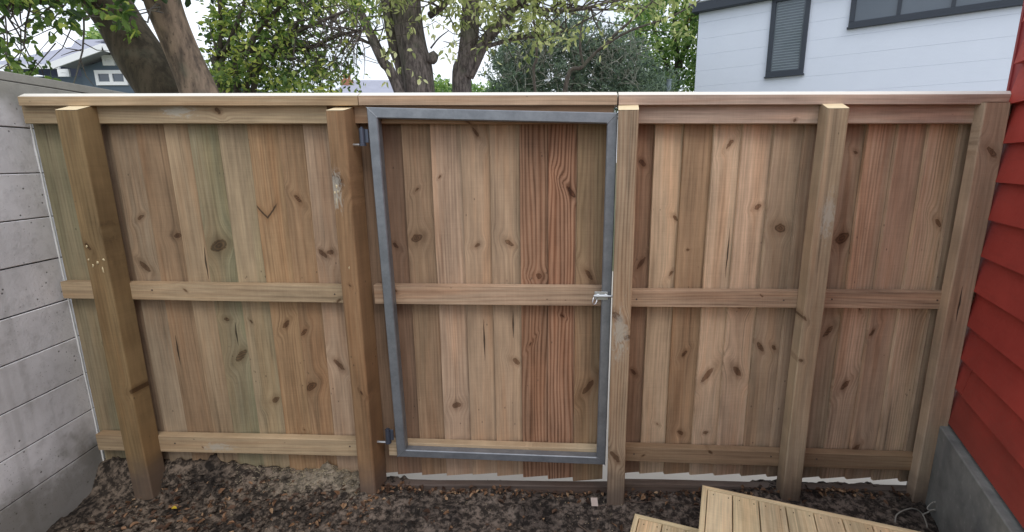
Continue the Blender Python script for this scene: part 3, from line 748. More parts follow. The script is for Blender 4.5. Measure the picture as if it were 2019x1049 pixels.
for k in range(1250):
    m = random.random()
    if m < .32:
        x = random.uniform(-1.05, 1.8) if random.random() < .8 else random.choice((-.62, -.9, .62, 1.42))+random.gauss(0, .06); y = 2.285-abs(random.gauss(0, .028))
    elif m < .8: x = random.uniform(-2.45, -1.0); y = random.uniform(1.75, 2.28)
    else: x = random.uniform(-2.45, 1.3); y = random.uniform(1.5, 2.25)
    z = float(soil_h(x, y)); s_ = random.uniform(.014, .034) if m < .32 else random.uniform(.012, .042); d = rdir(.35); n = (Z_+rdir()*.75).normalized()
    lb.leaf(Vector((x, y, z+random.uniform(.003, .02 if m < .32 else .008))), d, n, s_, s_*random.uniform(.4, .65), random.random()**1.2, random.uniform(.1, .7))
o = lb.build('leaf_litter', M_DL); tag(o, 'curled brown dead leaves gathered along the foot of the fence', 'dead leaves', kind='stuff')
t = T('yellow_leaf'); t.col(lin(190, 164, 52)); M_YL = t.m
lb = LB(); p = atz(337, 993, 0.0); p.z = float(soil_h(p.x, p.y))+.012; lb.leaf(p, Vector((1, -.2, .1)).normalized(), Vector((.1, -.4, 1)).normalized(), .035, .018, 0)
o = lb.build('fallen_leaf', M_YL); tag(o, 'bright yellow fallen leaf at the foot of the leftmost post', 'leaf')
t = T('paper_scrap'); q = t.noise(t.obj(), 60, 2); t.col(t.mix(q, lin(176, 158, 148), lin(206, 190, 180))); M_PS = t.m
p = atz(1174, 999, .0); z = float(soil_h(p.x, p.y))+.006
e = PM(); a = Vector((p.x-.02, p.y-.005, z)); e.box(a, Vector((.98, -.1, .1)).normalized(), Vector((-.12, .5, .85)).normalized(), Vector((.1, .85, -.5)).normalized(), .034, .040, .0012)
o = e.build('paper_scrap', M_PS); tag(o, 'small pinkish white scrap of paper on the soil beside the latch post', 'paper scrap')
t = T('twig_grey'); q = t.noise(t.obj(), 40, 2); t.col(t.mix(q, lin(84, 70, 62), lin(120, 104, 92))); M_TW = t.m
def ground_line(px, r, up=.006, sm=5):
    P_ = [atz(a, b, .0) for a, b in px]; out_ = []
    for i in range(len(P_)-1):
        for k in range(sm):
            q_ = P_[i].lerp(P_[i+1], k/sm); q_.z = float(soil_h(q_.x, q_.y))+up; out_.append(q_)
    return out_
pts = ground_line([(1178, 1000), (1230, 993), (1290, 992), (1350, 1001), (1385, 1012)], .002)
e = PM(); e.tube(pts, [.0028-.0018*i/len(pts) for i in range(len(pts))], 6); o = e.build('twig', M_TW, smooth=True); tag(o, 'thin long bare twig on the soil in front of the latch post', 'twig')
pts = ground_line([(1140, 1034), (1160, 1049), (1165, 1060)], .003)
e = PM(); e.tube(pts, .003, 6); o = e.build('twig', M_TW, smooth=True); tag(o, 'short pale stick on the soil left of the deck step', 'twig')
# wire loops by the last post
t = T('grey_cable'); t.col(lin(150, 146, 138)); t.rough(.5); M_CB = t.m
def loop(px, zs, r=.0028):
    P_ = [at(a, b, Y) for a, b, Y in px]; out_ = []
    n = len(P_)
    for i in range(n-1):
        p0 = P_[max(i-1, 0)]; p1 = P_[i]; p2 = P_[i+1]; p3 = P_[min(i+2, n-1)]
        for k in range(6):
            s_ = k/6; out_.append(.5*((2*p1)+(p2-p0)*s_+(2*p0-5*p1+4*p2-p3)*s_*s_+(3*p1-p0-3*p2+p3)*s_**3))
    return out_
e = PM(); e.tube(loop([(1765, 1030, 2.0), (1768, 1015, 2.02), (1785, 1005, 2.05), (1803, 1003, 2.08), (1818, 1013, 2.1), (1826, 1030, 2.05), (1828, 1040, 2.0)], 0), .003, 8)
e.tube(loop([(1820, 1014, 2.1), (1835, 1008, 2.12), (1850, 1005, 2.12), (1851, 994, 2.13), (1840, 990, 2.14), (1829, 1000, 2.13), (1832, 1006, 2.12), (1846, 1004, 2.11)], 0), .003, 8)
o = e.build('cable', M_CB, smooth=True); tag(o, 'loose loops of thin grey cable on the soil at the foot of the end post', 'cable')

# ================================================================== GROUND BEYOND
t = T('pale_driveway'); q = t.noise(t.obj(), 3, 4); t.col(t.mix(q, lin(176, 168, 158), lin(204, 198, 190))); t.rough(.9); M_DW = t.m
e = PM(); e.poly([(-30, 2.44, -.07), (30, 2.44, -.07), (30, 8, -.07), (-30, 8, -.07)]); o = e.build('driveway', M_DW); tag(o, kind='structure')
t = T('far_ground'); q = t.noise(t.obj(), .5, 4); t.col(t.mix(q, lin(92, 100, 70), lin(120, 120, 92))); t.rough(1)
e = PM(); e.poly([(-600, -600, -.42), (600, -600, -.42), (600, 900, -.42), (-600, 900, -.42)]); o = e.build('ground', t.m); tag(o, kind='structure')

# ================================================================== WHITE HOUSE
t = T('white_house_paint'); ob = t.obj(); q = t.noise(ob, 1.2, 4, .6); t.col(t.mix(q, lin(210, 217, 232), lin(220, 227, 240))); t.rough(.7); t.bump(t.noise(ob, 30, 3), .15, .01); M_WH = t.m
t = T('charcoal_trim'); t.col(lin(58, 64, 74)); t.rough(.45); M_CT = t.m
t = T('window_glass'); q = t.noise(t.obj(), .6, 3); t.col(t.mix(q, lin(70, 80, 92), lin(96, 106, 118))); t.rough(.08); t.b.inputs['Specular IOR Level'].default_value = .6; M_GL = t.m
t = T('pale_blind'); t.col(lin(128, 140, 148)); t.rough(.6); M_BL = t.m
t = T('light_metal_roof'); t.col(lin(188, 192, 198)); t.rough(.4); t.b.inputs['Metallic'].default_value = .3; M_RF = t.m
aw = math.radians(125.0); dw = Vector((math.sin(aw), math.cos(aw), 0)); nw = Vector((-dw.y*-1*-1, dw.x, 0)); nw = Vector((dw.y, -dw.x, 0))
PW = at(1374, 100, 12.0); PW.z = -.3
if nw.dot(Vector((0, -1, 0))) < 0: nw = -nw
WHs = empty('white_house', tuple(PW), 'white house with dark framed windows above the right part of the fence', 'house')
def wp(x, y): return on_plane(x, y, PW, nw)
zE = wp(1376, 27).z
bdh = .34; e = PM(); z0 = -.3; LH = 11
i = 0
while z0 < zE+4:
    z1 = z0+bdh; o_ = PW.copy(); o_.z = z0
    e.box(o_ - nw*.3, dw, Z_, nw, LH, bdh-.0025, .3, .0015); z0 = z1; i += 1
    if z0 > zE-.1 and z0 < zE+.01: pass
    if z0 >= zE: break
wall = e.build('wall', M_WH, WHs)
e = PM(); o_ = PW.copy(); e.box(o_ - nw*.29 + dw*.01, dw, Z_, nw, LH-.02, zE+.3, .284); e.box(o_ - nw*7, dw, Z_, nw, LH, zE+.3, 6.7); e.build('wall_core', M_WH, WHs)
# fascia and roof
e = PM(); o_ = PW - dw*.12 + Z_*(zE+.3); e.box(o_ - nw*.1, dw, Z_, nw, LH+.3, .19, .24, .01); e.build('gutter', M_CT, WHs)
e = PM(); o_ = PW - dw*.2 + Z_*(zE+.3+.165) + nw*.12; sl_ = (-nw*1.0 + Z_*.62).normalized()
e.box(o_, dw, sl_, sl_.cross(dw).normalized()*-1, LH, 5.0, .05)
rf = e.build('roof', M_RF, WHs); e = PM(); nn = sl_.cross(dw).normalized(); nn = nn if nn.z > 0 else -nn
for k in range(26): e.box(o_+dw*(.05+k*.42)+nn*.01, dw, sl_, nn, .05, 5.0, .07)
e.build('roof_ribs', M_RF, rf)
def window(name, x0, x1, ytl, ybl, ybr, panes, blind=False, zt_=None):
    a = wp(x0, ybl); b = wp(x1, ybr); s0 = (a-PW).dot(dw); s1 = (b-PW).dot(dw); zb_ = (a.z+b.z)/2; zt_ = zt_ if zt_ else wp(x0, ytl).z
    e = PM(); f_ = .085; B = lambda s_, z_, w_, h_, o0, th: e.box(PW+dw*s_+Z_*(z_+.3)+nw*o0, dw, Z_, nw, w_, h_, th, .004)
    B(s0, zb_, s1-s0, f_*1.1, .0, .05); B(s0, zt_-f_, s1-s0, f_, .0, .05); B(s0, zb_+f_*1.1, f_, zt_-zb_-2.1*f_, .0, .05); B(s1-f_, zb_+f_*1.1, f_, zt_-zb_-2.1*f_, .0, .05)
    for p in panes: B(s0+(s1-s0)*p-.03, zb_+f_*1.1, .06, zt_-zb_-2.1*f_, .0, .045)
    fr_ = e.build('window', M_CT, WHs); 
    e = PM(); e.box(PW+dw*(s0+.04)+Z_*(zb_+.34)+nw*.004, dw, Z_, nw, s1-s0-.08, zt_-zb_-.08, .012); e.build('pane', M_GL, fr_)
    e = PM(); e.box(PW+dw*(s0-.02)+Z_*(zb_+.3-.03)+nw*.0, dw, Z_, nw, s1-s0+.04, .03, .075, .004); e.build('sill', M_CT, fr_)
    if blind:
        e = PM(); z_ = zb_+f_*1.1+.02
        while z_ < zt_-f_-.04:
            e.box(PW+dw*(s0+f_+.03)+Z_*(z_+.3)+nw*.0165, dw, (Z_*.9+nw*.05).normalized(), nw, s1-s0-2*f_-.06, .016, .003); z_ += .052
        e.build('blind', M_BL, fr_)
window('window', 1510, 1584, 4, 151, 146.5, (), True, zt_=zE+.02)
window('window', 1673, 2110, 4, 53, -3, (.26, .52, .76), False, zt_=zE-.05)

# ================================================================== GREY GABLED HOUSE (far left) and roof beyond
t = T('slate_blue_weatherboard'); ob = t.obj(); x, y, z = t.xyz(ob); lap = (z*6.0).f('FRACT'); t.col(t.scale(t.mix(t.noise(ob, 2, 3), lin(82, 96, 110), lin(92, 106, 120)), lap*.0+1.0)); t.bump(lap, .6, .03); t.rough(.6); M_SB = t.m
t = T('white_trim'); t.col(lin(236, 238, 240)); t.rough(.5); M_WT = t.m
t = T('grey_tile_roof'); ob = t.obj(); x, y, z = t.xyz(ob); r_ = ((z*7)).f('FRACT'); t.col(t.mix(t.noise(ob, 3, 4), lin(150, 152, 166), lin(172, 174, 188))); t.bump(r_, .5, .03); t.rough(.7); M_TR = t.m
YH = 16.
G0 = at(218, 95, YH); GL = at(120, 131, YH); GR = Vector((2*G0.x-GL.x, YH, GL.z))
GH = empty('grey_house', (G0.x, YH, -.4), 'slate grey gabled house with white trim, beyond the two leaning trunks', 'house')
e = PM(); wl = GL.x+.35; wr_ = GR.x-.35
e.poly([(wl, YH+.3, -.4), (wr_, YH+.3, -.4), (wr_, YH+.3, GL.z+.0), (G0.x, YH+.3, G0.z-.16), (wl, YH+.3, GL.z+.0)]); 
e.poly([(wl, YH+.3, -.4), (wl, YH+.3, GL.z), (wl, YH+6, GL.z), (wl, YH+6, -.4)]); e.poly([(wr_, YH+.3, -.4), (wr_, YH+.3, GL.z), (wr_, YH+6, GL.z), (wr_, YH+6, -.4)])
wx0 = at(-60, 140, YH+1.2).x
e.box((wx0, YH+1.5, -.4), X_, Z_, Y_, wl-wx0, GL.z+.35, 6); e.build('wall', M_SB, GH)
e = PM()
for a, b in ((GL, G0), (GR, G0)):
    d = (b-a).normalized(); n_ = Vector((-d.z, 0, d.x)); n_ = n_ if n_.z > 0 else -n_
    e.box(a-Y_*.25, d, Y_, n_, (b-a).length, 7, .10)
# main roof behind: ridge from left, eave along the front left
ev = at(-40, 131, YH+1.0); e1 = at(118, 128, YH+1.0); ev.z = e1.z; rd1 = at(150, 78, YH+4.5)
rl = Vector((ev.x+1.5, rd1.y, rd1.z))
e.poly([ev, e1, rd1, rl]); e.poly([rl, rd1, Vector((rd1.x, rd1.y+4, e1.z)), Vector((rl.x, rd1.y+4, e1.z))]); e.poly([e1, Vector((rd1.x+2.2, YH+4, e1.z)), rd1]); e.poly([ev, rl, Vector((ev.x, rd1.y+4, ev.z))])
e.poly([e1, rd1, at(205, 86, YH+3.2), at(214, 96, YH+.5)])
rf = e.build('roof', M_TR, GH)
e = PM()
for a, b in ((GL, G0), (GR, G0)):
    d = (b-a).normalized(); n_ = Vector((-d.z, 0, d.x)); n_ = n_ if n_.z > 0 else -n_
    e.box(a-Y_*.29-n_*.12, d, n_, Y_, (b-a).length, .20, .045)
e.build('barge_board', M_WT, rf); e = PM(); e.box(Vector((ev.x, ev.y-.05, ev.z-.13)), X_, Z_, Y_, e1.x-ev.x, .14, .05); e.build('fascia', M_WT, rf)
def gw(x0, x1, y0, y1, split):
    a = at(x0, y1, YH+.25); b = at(x1, y0, YH+.25); e = PM(); f_ = .11; W_ = b.x-a.x; h = b.z-a.z
    e.box(a, X_, Z_, Y_, W_, f_, .06); e.box(a+Z_*(h-f_), X_, Z_, Y_, W_, f_, .06); e.box(a+Z_*f_, X_, Z_, Y_, f_, h-2*f_, .06); e.box(a+X_*(W_-f_)+Z_*f_, X_, Z_, Y_, f_, h-2*f_, .06)
    if split: e.box(a+X_*(W_/2-f_/2)+Z_*f_, X_, Z_, Y_, f_, h-2*f_, .06)
    o = e.build('window', M_WT, GH); e = PM(); e.box(a+Vector((.02, .03, .02)), X_, Z_, Y_, W_-.04, h-.04, .02); e.build('pane', M_GL if split else M_WT, o)
gw(190, 247, 138, 168, True); gw(203, 223, 108, 129, False); gw(115, 134, 136, 151, False)
# distant grey roof with brick chimney
YR_ = 26.
t = T('brick_chimney'); t.col(t.mix(t.noise(t.obj(), 8, 2), lin(150, 98, 78), lin(178, 130, 104))); M_BK = t.m
t = T('cream_wall'); t.col(lin(200, 196, 186)); M_CW = t.m
a = at(640, 190, YR_); b = at(835, 190, YR_); ra = at(692, 158, YR_+3); rb = at(800, 158, YR_+3)
DH = empty('grey_roofed_house', ((a.x+b.x)/2, YR_, -.4), 'distant house with lilac grey roof and brick chimney, between shrub and middle tree', 'house')
e = PM(); e.box((a.x+.3, YR_+.5, -.4), X_, Z_, Y_, b.x-a.x-.6, a.z+.3, 6); e.build('wall', M_CW, DH)
e = PM(); e.poly([a, b, rb, ra]); e.poly([b, rb, Vector((b.x, YR_+6.5, a.z))]); e.poly([a, Vector((a.x, YR_+6.5, a.z)), ra]); e.poly([ra, rb, Vector((b.x, YR_+6.5, a.z)), Vector((a.x, YR_+6.5, a.z))]); e.build('roof', M_TR, DH)
c = at(681, 165, YR_+2); e = PM(); e.box((c.x-.25, YR_+2, c.z-1.2), X_, Z_, Y_, .5, 1.45, .5)
ch = e.build('chimney', M_BK, DH); e = PM()
for k in (-.12, .12): e.tube([Vector((c.x+k, YR_+2.25, c.z+.25)), Vector((c.x+k, YR_+2.25, c.z+.5))], .09, 10)
e.build('chimney_pot', M_BK, ch)
# grey pole near the white house
p0 = at(1317, 200, 10.); p1 = at(1317, 159, 10.); e = PM(); e.tube([Vector((p0.x, 10, -.4)), Vector((p0.x, 10, p1.z))], .045, 12); e.tube([Vector((p0.x, 10, p1.z)), Vector((p0.x, 10, p1.z+.02))], .055, 12)
t = T('pole_grey'); t.col(lin(120, 132, 140)); o = e.build('pole', t.m, base=None); tag(o, 'grey round-topped pole rising just above the fence near the white house', 'pole')

# ================================================================== TREES AND SHRUBS
def bark(name, c1_, c2_, sc=1.):
    t = T(name); ob = t.obj(); x, y, z = t.xyz(ob)
    q = t.noise(t.vec(x*26*sc, y*26*sc, z*7*sc), 1, 5, .65); q2 = t.noise(ob, 5, 4); q3 = t.noise(ob, 45, 3)
    c = t.mix(t.ss(q, .32, .68), c1_, c2_); c = t.mix(t.ss(q2, .5, .7)*.5, c, lin(104, 106, 92)); c = t.mix(t.ss(q3, .62, .72)*.5, c, lin(46, 38, 34))
    t.col(c); t.rough(.9); t.bump(q, .8, .012*sc if sc <= 1 else .02); return t.m
M_BK1 = bark('smooth_bark', lin(84, 74, 66), lin(150, 130, 112), .6)
M_BK2 = bark('rough_bark', lin(72, 66, 66), lin(134, 124, 122), 1.3)
M_BK3 = bark('twig_bark', lin(70, 64, 60), lin(104, 96, 90), 1.)
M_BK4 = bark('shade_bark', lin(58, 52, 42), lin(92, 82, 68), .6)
def leafmat(name, stops, trans=.35):
    t = T(name); rn = t.attr('lc', 'Fac'); rr = t.t.nodes.new('ShaderNodeValToRGB'); t.link(rn, rr.inputs[0]); cr = rr.color_ramp
    cr.elements[0].color = (*stops[0], 1); cr.elements[1].color = (*stops[-1], 1)
    for i, s_ in enumerate(stops[1:-1]): q_ = cr.elements.new((i+1)/(len(stops)-1)); q_.color = (*s_, 1)
    c = E(t.t, rr.outputs[0]); t.col(c); t.rough(.5)
    tr = t.t.nodes.new('ShaderNodeBsdfTranslucent'); t.link(t.scale(t.mix(1.0, c, (1.15, 1.25, .6), 'MULTIPLY'), 1.3), tr.inputs[0]); ms = t.t.nodes.new('ShaderNodeMixShader'); ms.inputs[0].default_value = trans
    t.t.links.new(t.b.outputs[0], ms.inputs[1]); t.t.links.new(tr.outputs[0], ms.inputs[2]); t.t.links.new(ms.outputs[0], t.o.inputs[0]); return t.m
M_L1 = leafmat('broad_green_leaves', [lin(46, 66, 40), lin(78, 104, 56), lin(114, 138, 76), lin(168, 174, 92)])
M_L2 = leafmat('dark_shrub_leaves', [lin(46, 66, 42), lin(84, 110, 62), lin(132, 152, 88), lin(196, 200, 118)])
M_L3 = leafmat('pale_yellow_leaves', [lin(106, 118, 88), lin(146, 154, 114), lin(184, 187, 146), lin(222, 220, 190)], .45)
M_L4 = leafmat('conifer_needles', [lin(66, 82, 76), lin(94, 112, 100), lin(122, 140, 122), lin(150, 166, 144)], .15)
M_L5 = leafmat('mid_green_leaves', [lin(66, 92, 62), lin(102, 132, 84), lin(138, 162, 108), lin(182, 194, 140)], .4)
M_L6 = leafmat('orange_leaves', [lin(150, 110, 60), lin(196, 140, 66), lin(214, 170, 90)], .4)

def limb(pm, px, r0, r1, n=10, wob=.02, sm=5, seed=0.):
    """limb through points given as (x, y, Y) photo pixel + depth"""
    P_ = [at(a, b, Y) if not isinstance(a, Vector) else a for a, b, Y in px]; out_ = []; m = len(P_)
    for i in range(m-1):
        p0 = P_[max(i-1, 0)]; p1 = P_[i]; p2 = P_[i+1]; p3 = P_[min(i+2, m-1)]
        for k in range(sm):
            s_ = k/sm; out_.append(.5*((2*p1)+(p2-p0)*s_+(2*p0-5*p1+4*p2-p3)*s_*s_+(3*p1-p0-3*p2+p3)*s_**3))
    out_.append(P_[-1]); tot = len(out_)
    rr = []
    for i, p in enumerate(out_):
        s_ = i/(tot-1); rr.append((r0*(1-s_)+r1*s_)*(1+.12*mnoise.noise(p*2.1+Vector((seed, 0, 0)))))
        out_[i] = p + Vector((mnoise.noise(p*1.7+Vector((seed, 3, 1))), mnoise.noise(p*1.7+Vector((9, seed, 1))), 0))*wob
    pm.tube(out_, rr, n); return out_
def twigs(pm, anchors, targets, r=.006, n=5):
    for t_ in targets:
        a = min(random.sample(anchors, min(len(anchors), 12)), key=lambda q_: (q_-t_).length)
        mid = a.lerp(t_, .5) + rdir()*(t_-a).length*.13; l = (t_-a).length
        pm.tube([a, a.lerp(mid, .5)+rdir()*l*.04, mid, mid.lerp(t_, .5)+rdir()*l*.05, t_], [r*1.6, r*1.2, r, r*.7, r*.35], n, cap=False)
def cluster(lb, c, rad, n, size, bias=0., droop=.0, flat=1., asp=.5, cb=.5):
    for k in range(n):
        o_ = rdir()*rad*random.random()**.5; o_.z *= flat
        d = (o_.normalized()*.6+rdir()*.8+Vector((0, 0, -droop))).normalized(); nn_ = (Z_*.8+rdir()).normalized(); s_ = size*random.uniform(.6, 1.25)
        lb.leaf(c+o_, d, nn_, s_, s_*asp, min(1, max(0, random.gauss(cb, .27))), random.uniform(0, .3))
def region(n, x0, x1, y0, y1, Y0, Y1, f=None):
    out_ = []
    while len(out_) < n:
        x, y = random.uniform(x0, x1), random.uniform(y0, y1)
        if f and random.random() > f(x, y): continue
        out_.append(at(x, y, random.uniform(Y0, Y1)))
    return out_
def tree(name, base, label, cat, group=None): return empty(name, base, label, cat, group)

# T1: two leaning trunks behind the left section
b1 = at(330, 185, 3.9)
T1 = tree('tree', (b1.x, 3.9, -.4), 'tree with two thick smooth trunks leaning left, rising behind the left fence section', 'tree', 'trees behind the fence')
e = PM(); base1 = Vector((at(430, 185, 4.0).x+.05, 4.0, -.4))
A = limb(e, [(base1+X_*1.1, 0, 0), (462, 330, 3.84), (396, 185, 3.8), (352, 90, 3.75), (322, 0, 3.7), (300, -110, 3.6), (250, -250, 3.5)], .125, .115, 18, .02, 8, 1.)
e.build('trunk', M_BK1, T1, smooth=True)
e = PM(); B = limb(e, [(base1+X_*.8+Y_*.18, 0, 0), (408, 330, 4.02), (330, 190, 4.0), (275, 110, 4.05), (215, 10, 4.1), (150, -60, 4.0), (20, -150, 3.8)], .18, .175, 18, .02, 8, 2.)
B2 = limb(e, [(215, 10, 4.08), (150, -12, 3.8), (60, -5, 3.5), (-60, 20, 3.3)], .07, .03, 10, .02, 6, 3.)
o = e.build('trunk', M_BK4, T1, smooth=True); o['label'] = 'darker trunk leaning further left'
lb = LB(); tw = PM(); anch = A[-20:]+B[-20:]+B2
def fA(x, y):
    if y > 175: return 0
    v = 1. if y < 35 else .35 if (y < 70 and x < 150) else .0
    if x < 60 and y < 175: v = max(v, .55)
    if 60 <= x < 95 and 90 < y < 140: v = max(v, .5)
    if 60 <= x < 90 and y > 130: v = max(v, .25)
    if 190 < x < 260 and y < 65: v = .9
    if x > 260: v = .25 if y < 12 else 0
    return v
T_ = region(210, -160, 380, -130, 175, 2.75, 3.9, fA)
for c in T_: cluster(lb, c, random.uniform(.05, .10), random.randint(8, 15), .056, droop=.3, asp=.55, cb=.45)
for c in region(120, -200, 400, -420, -80, 2.6, 4.6): cluster(lb, c, .2, 22, .06, asp=.55)
twigs(tw, anch, random.sample(T_, 130), .0045)
# hanging bare twigs before the grey house
tw.tube([at(165, 25, 3.4), at(166, 60, 3.35), at(163, 100, 3.3), at(150, 150, 3.2), at(138, 188, 3.15)], [.006, .006, .005, .004, .002], 5)
for a_, b_ in (((163, 60), (110, 45)), ((160, 100), (100, 75)), ((161, 98), (120, 110)), ((165, 85), (215, 100)), ((150, 30), (70, 110)), ((150, 40), (30, 90)), ((130, 10), (40, 40)), ((160, 90), (60, 20)), ((158, 115), (190, 175)), ((60, 150), (0, 190)), ((110, 85), (45, 165))):
    tw.tube([at(*a_, 3.3), at((a_[0]+b_[0])/2+random.uniform(-6, 6), (a_[1]+b_[1])/2+random.uniform(-8, 8), 3.25), at(*b_, 3.2)], [.004, .003, .0012], 5)
lb.build('leaves', M_L1, T1); tw.build('twigs', M_BK3, T1, smooth=True)

# S1: leafy shrub right of the trunks
S1b = at(520, 185, 4.6)
SH = tree('leafy_shrub', (S1b.x, 4.9, -.4), 'dense dark green shrub with thin branching stems between the leaning trunks and the distant roof', 'shrub')
e = PM(); st_ = []
for (x0, x1, x2, yv) in ((440, 455, 500, -40), (450, 490, 600, -30), (470, 540, 680, 20), (470, 500, 560, -80), (480, 620, 720, 60), (450, 440, 420, -90), (500, 560, 640, -60)):
    st_ += limb(e, [(Vector((S1b.x-.2, 4.9, -.4)), 0, 0), (x0, 185, 4.8), (x1, 90, 4.7), (x2, yv, 4.5)], .035, .012, 8, .05, 6, x1)
stems = e.build('stems', M_BK3, SH, smooth=True)
def fS(x, y):
    v = 1. if x < 545 else max(.0, 1-(x-545)/150)
    if x > 560 and y < 60: v = max(v, .35)
    if y > 135: v = max(v, .9 if x < 660 else .2)
    g = mnoise.noise(Vector((x*.03, y*.04, 7.7)))
    return v*(.12 if g < .0 else 1.)
T_ = region(300, 415, 730, -60, 190, 4.3, 5.4, fS); lb = LB()
for c in T_:
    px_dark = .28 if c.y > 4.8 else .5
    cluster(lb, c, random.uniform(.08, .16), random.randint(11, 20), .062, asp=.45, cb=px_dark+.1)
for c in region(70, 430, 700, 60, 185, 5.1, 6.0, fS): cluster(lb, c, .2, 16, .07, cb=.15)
tw = PM(); twigs(tw, st_, random.sample(T_, 150)+region(70, 560, 720, 40, 175, 4.2, 4.8), .004)
lb.build('leaves', M_L2, SH); tw.build('twigs', M_BK3, SH, smooth=True)

# T2: middle tree, three trunks, pale yellow green leaves
b2 = at(860, 185, 6.6)
T2 = tree('tree', (b2.x, 6.6, -.4), 'tall tree with rough dark upright trunks and pale yellow leaves behind the gate', 'tree', 'trees behind the fence')
e = PM(); bs = Vector((b2.x, 6.6, -.4))
a1 = limb(e, [(bs-X_*.1, 0, 0), (828, 195, 6.5), (812, 90, 6.5), (800, 0, 6.5), (788, -120, 6.4), (770, -260, 6.3)], .2, .17, 16, .02, 7, 5)
e.build('trunk', M_BK2, T2, smooth=True)
e = PM(); a1b = limb(e, [(bs+Vector((-.1, .1, 0)), 0, 0), (808, 195, 6.62), (780, 90, 6.6), (765, 0, 6.6), (745, -150, 6.6)], .11, .07, 12, .02, 7, 6)
e.build('trunk', M_BK2, T2, smooth=True)
e = PM(); a2 = limb(e, [(Vector((at(912, 195, 6.55).x+.05, 6.55, -.4)), 0, 0), (912, 195, 6.55), (920, 120, 6.5), (925, 50, 6.5), (932, -30, 6.5), (940, -200, 6.3)], .13, .105, 14, .03, 7, 7)
e.build('trunk', M_BK2, T2, smooth=True)
e = PM(); a3 = limb(e, [(920, 150, 6.5), (955, 85, 6.45), (1000, 30, 6.4), (1045, -15, 6.2), (1110, -100, 6.0)], .085, .05, 10, .02, 6, 8)
a4 = limb(e, [(Vector((at(792, 195, 6.3).x+.9, 6.3, -.4)), 0, 0), (792, 195, 6.3), (755, 120, 6.25), (722, 50, 6.2), (690, -20, 6.1), (640, -120, 6.0)], .075, .04, 10, .02, 6, 9)
a5 = limb(e, [(848, 30, 6.45), (875, 10, 6.3), (900, -30, 6.2)], .045, .03, 8, .01, 5, 10)
a6 = limb(e, [(950, 95, 6.45), (1010, 78, 6.4), (1060, 72, 6.3), (1120, 60, 6.2)], .028, .008, 6, .03, 5, 11)
a7 = limb(e, [(849, 95, 6.45), (865, 75, 6.4), (885, 60, 6.4)], .012, .005, 6, .01, 4, 12)
a8 = limb(e, [(740, 90, 6.25), (690, 70, 6.2), (640, 50, 6.1), (560, 20, 6.)], .02, .008, 6, .03, 5, 13)
a9 = limb(e, [(1020, 10, 6.3), (1100, 20, 6.2), (1180, 10, 6.), (1260, -30, 5.9)], .03, .01, 6, .04, 5, 14)
kn = at(853, 115, 6.42); blob(e, kn, .07, 1.2, 3.)
e.build('branches', M_BK2, T2, smooth=True)
def fT(x, y):
    v = .9 if y < 15 else .55 if y < 45 else .25 if y < 85 else .06
    if 740 < x < 860 and y > 25: v *= .25
    if 980 < x < 1180 and y < 85: v = max(v, .6)
    if 880 < x < 960 and 20 < y < 75: v = .5
    if x > 1150: v *= .35
    if 630 < x < 740 and y > 70: v *= .3
    return v
T_ = region(260, 560, 1370, -90, 110, 5.6, 7.2, fT); lb = LB()
for c in T_: cluster(lb, c, random.uniform(.12, .22), random.randint(12, 20), .085, droop=.5, asp=.45, cb=.5)
for c in region(130, 500, 1400, -420, -80, 5.2, 8.): cluster(lb, c, .45, 30, .1)
for k in range(30):   # single leaves hanging before the bark and the sky
    c = at(random.uniform(735, 900), random.uniform(30, 178), 5.9); cluster(lb, c, .02, 2, .085, droop=1., cb=.85)
tw = PM(); an = a1[20:]+a1b[16:]+a2[16:]+a3+a4[10:]+a5+a6+a8+a9
twigs(tw, an, random.sample(T_, 170), .007); twigs(tw, an, region(60, 700, 1150, 30, 130, 5.8, 6.8), .005)
lb.build('leaves', M_L3, T2); tw.build('twigs', M_BK3, T2, smooth=True)

# conifer-like dark mass
cb_ = at(1130, 180, 11.)
CF = tree('conifer_shrub', (cb_.x, 11., -.4), 'large dark grey green conifer with bare pale twigs, behind the right side of the gate', 'conifer')
e = PM(); e.tube([Vector((cb_.x, 11, -.4)), Vector((cb_.x+.1, 11, 2.5)), Vector((cb_.x, 11.1, 4.2))], [.25, .16, .04], 10); e.build('trunk', M_BK3, CF, smooth=True)
def fC(x, y):
    top = 55+((x-1115)/165)**2*80+16*math.sin(x*.06)+22*mnoise.noise(Vector((x*.05, 0, 0)))+14*mnoise.noise(Vector((x*.16, 4, 0)))
    if x < 985: top += (985-x)*2.5
    return 1. if y > top else 0.
lb = LB(); T_ = region(1100, 962, 1312, 30, 215, 9.6, 12.4, fC)
for c in T_:
    for k in range(3 if mnoise.noise(c*1.1) > -.15 else 1):
        c2_ = c+rdir()*.26; ax = (rdir()+Z_*.5).normalized()
        for j in range(15):
            p = c2_+ax*(j*.018); d = (rdir()+ax*.8).normalized(); lb.leaf(p, d, rdir(), random.uniform(.06, .11), .024, min(1, max(0, random.gauss(.45, .25))), .1)
lb.build('foliage', M_L4, CF)
tw = PM()
for k in range(190):
    x = random.uniform(990, 1260); y = random.uniform(80, 170); p = at(x, y, 9.6); d = (rdir()+Z_*.6+X_*random.uniform(-.6, .6)).normalized(); l = random.uniform(.25, .7)
    q1 = p+d*l*.5+rdir()*.04; q2 = p+d*l+rdir()*.07; tw.tube([p-Y_*-.3, p, q1, q2], [.010, .008, .006, .002], 5, cap=False)
    tw.tube([q1, q1+(d+rdir()*.8).normalized()*l*.4], [.004, .0015], 4, cap=False)
tw.build('bare_twigs', bark('pale_twig', lin(126, 128, 120), lin(176, 176, 166)), CF, smooth=True)
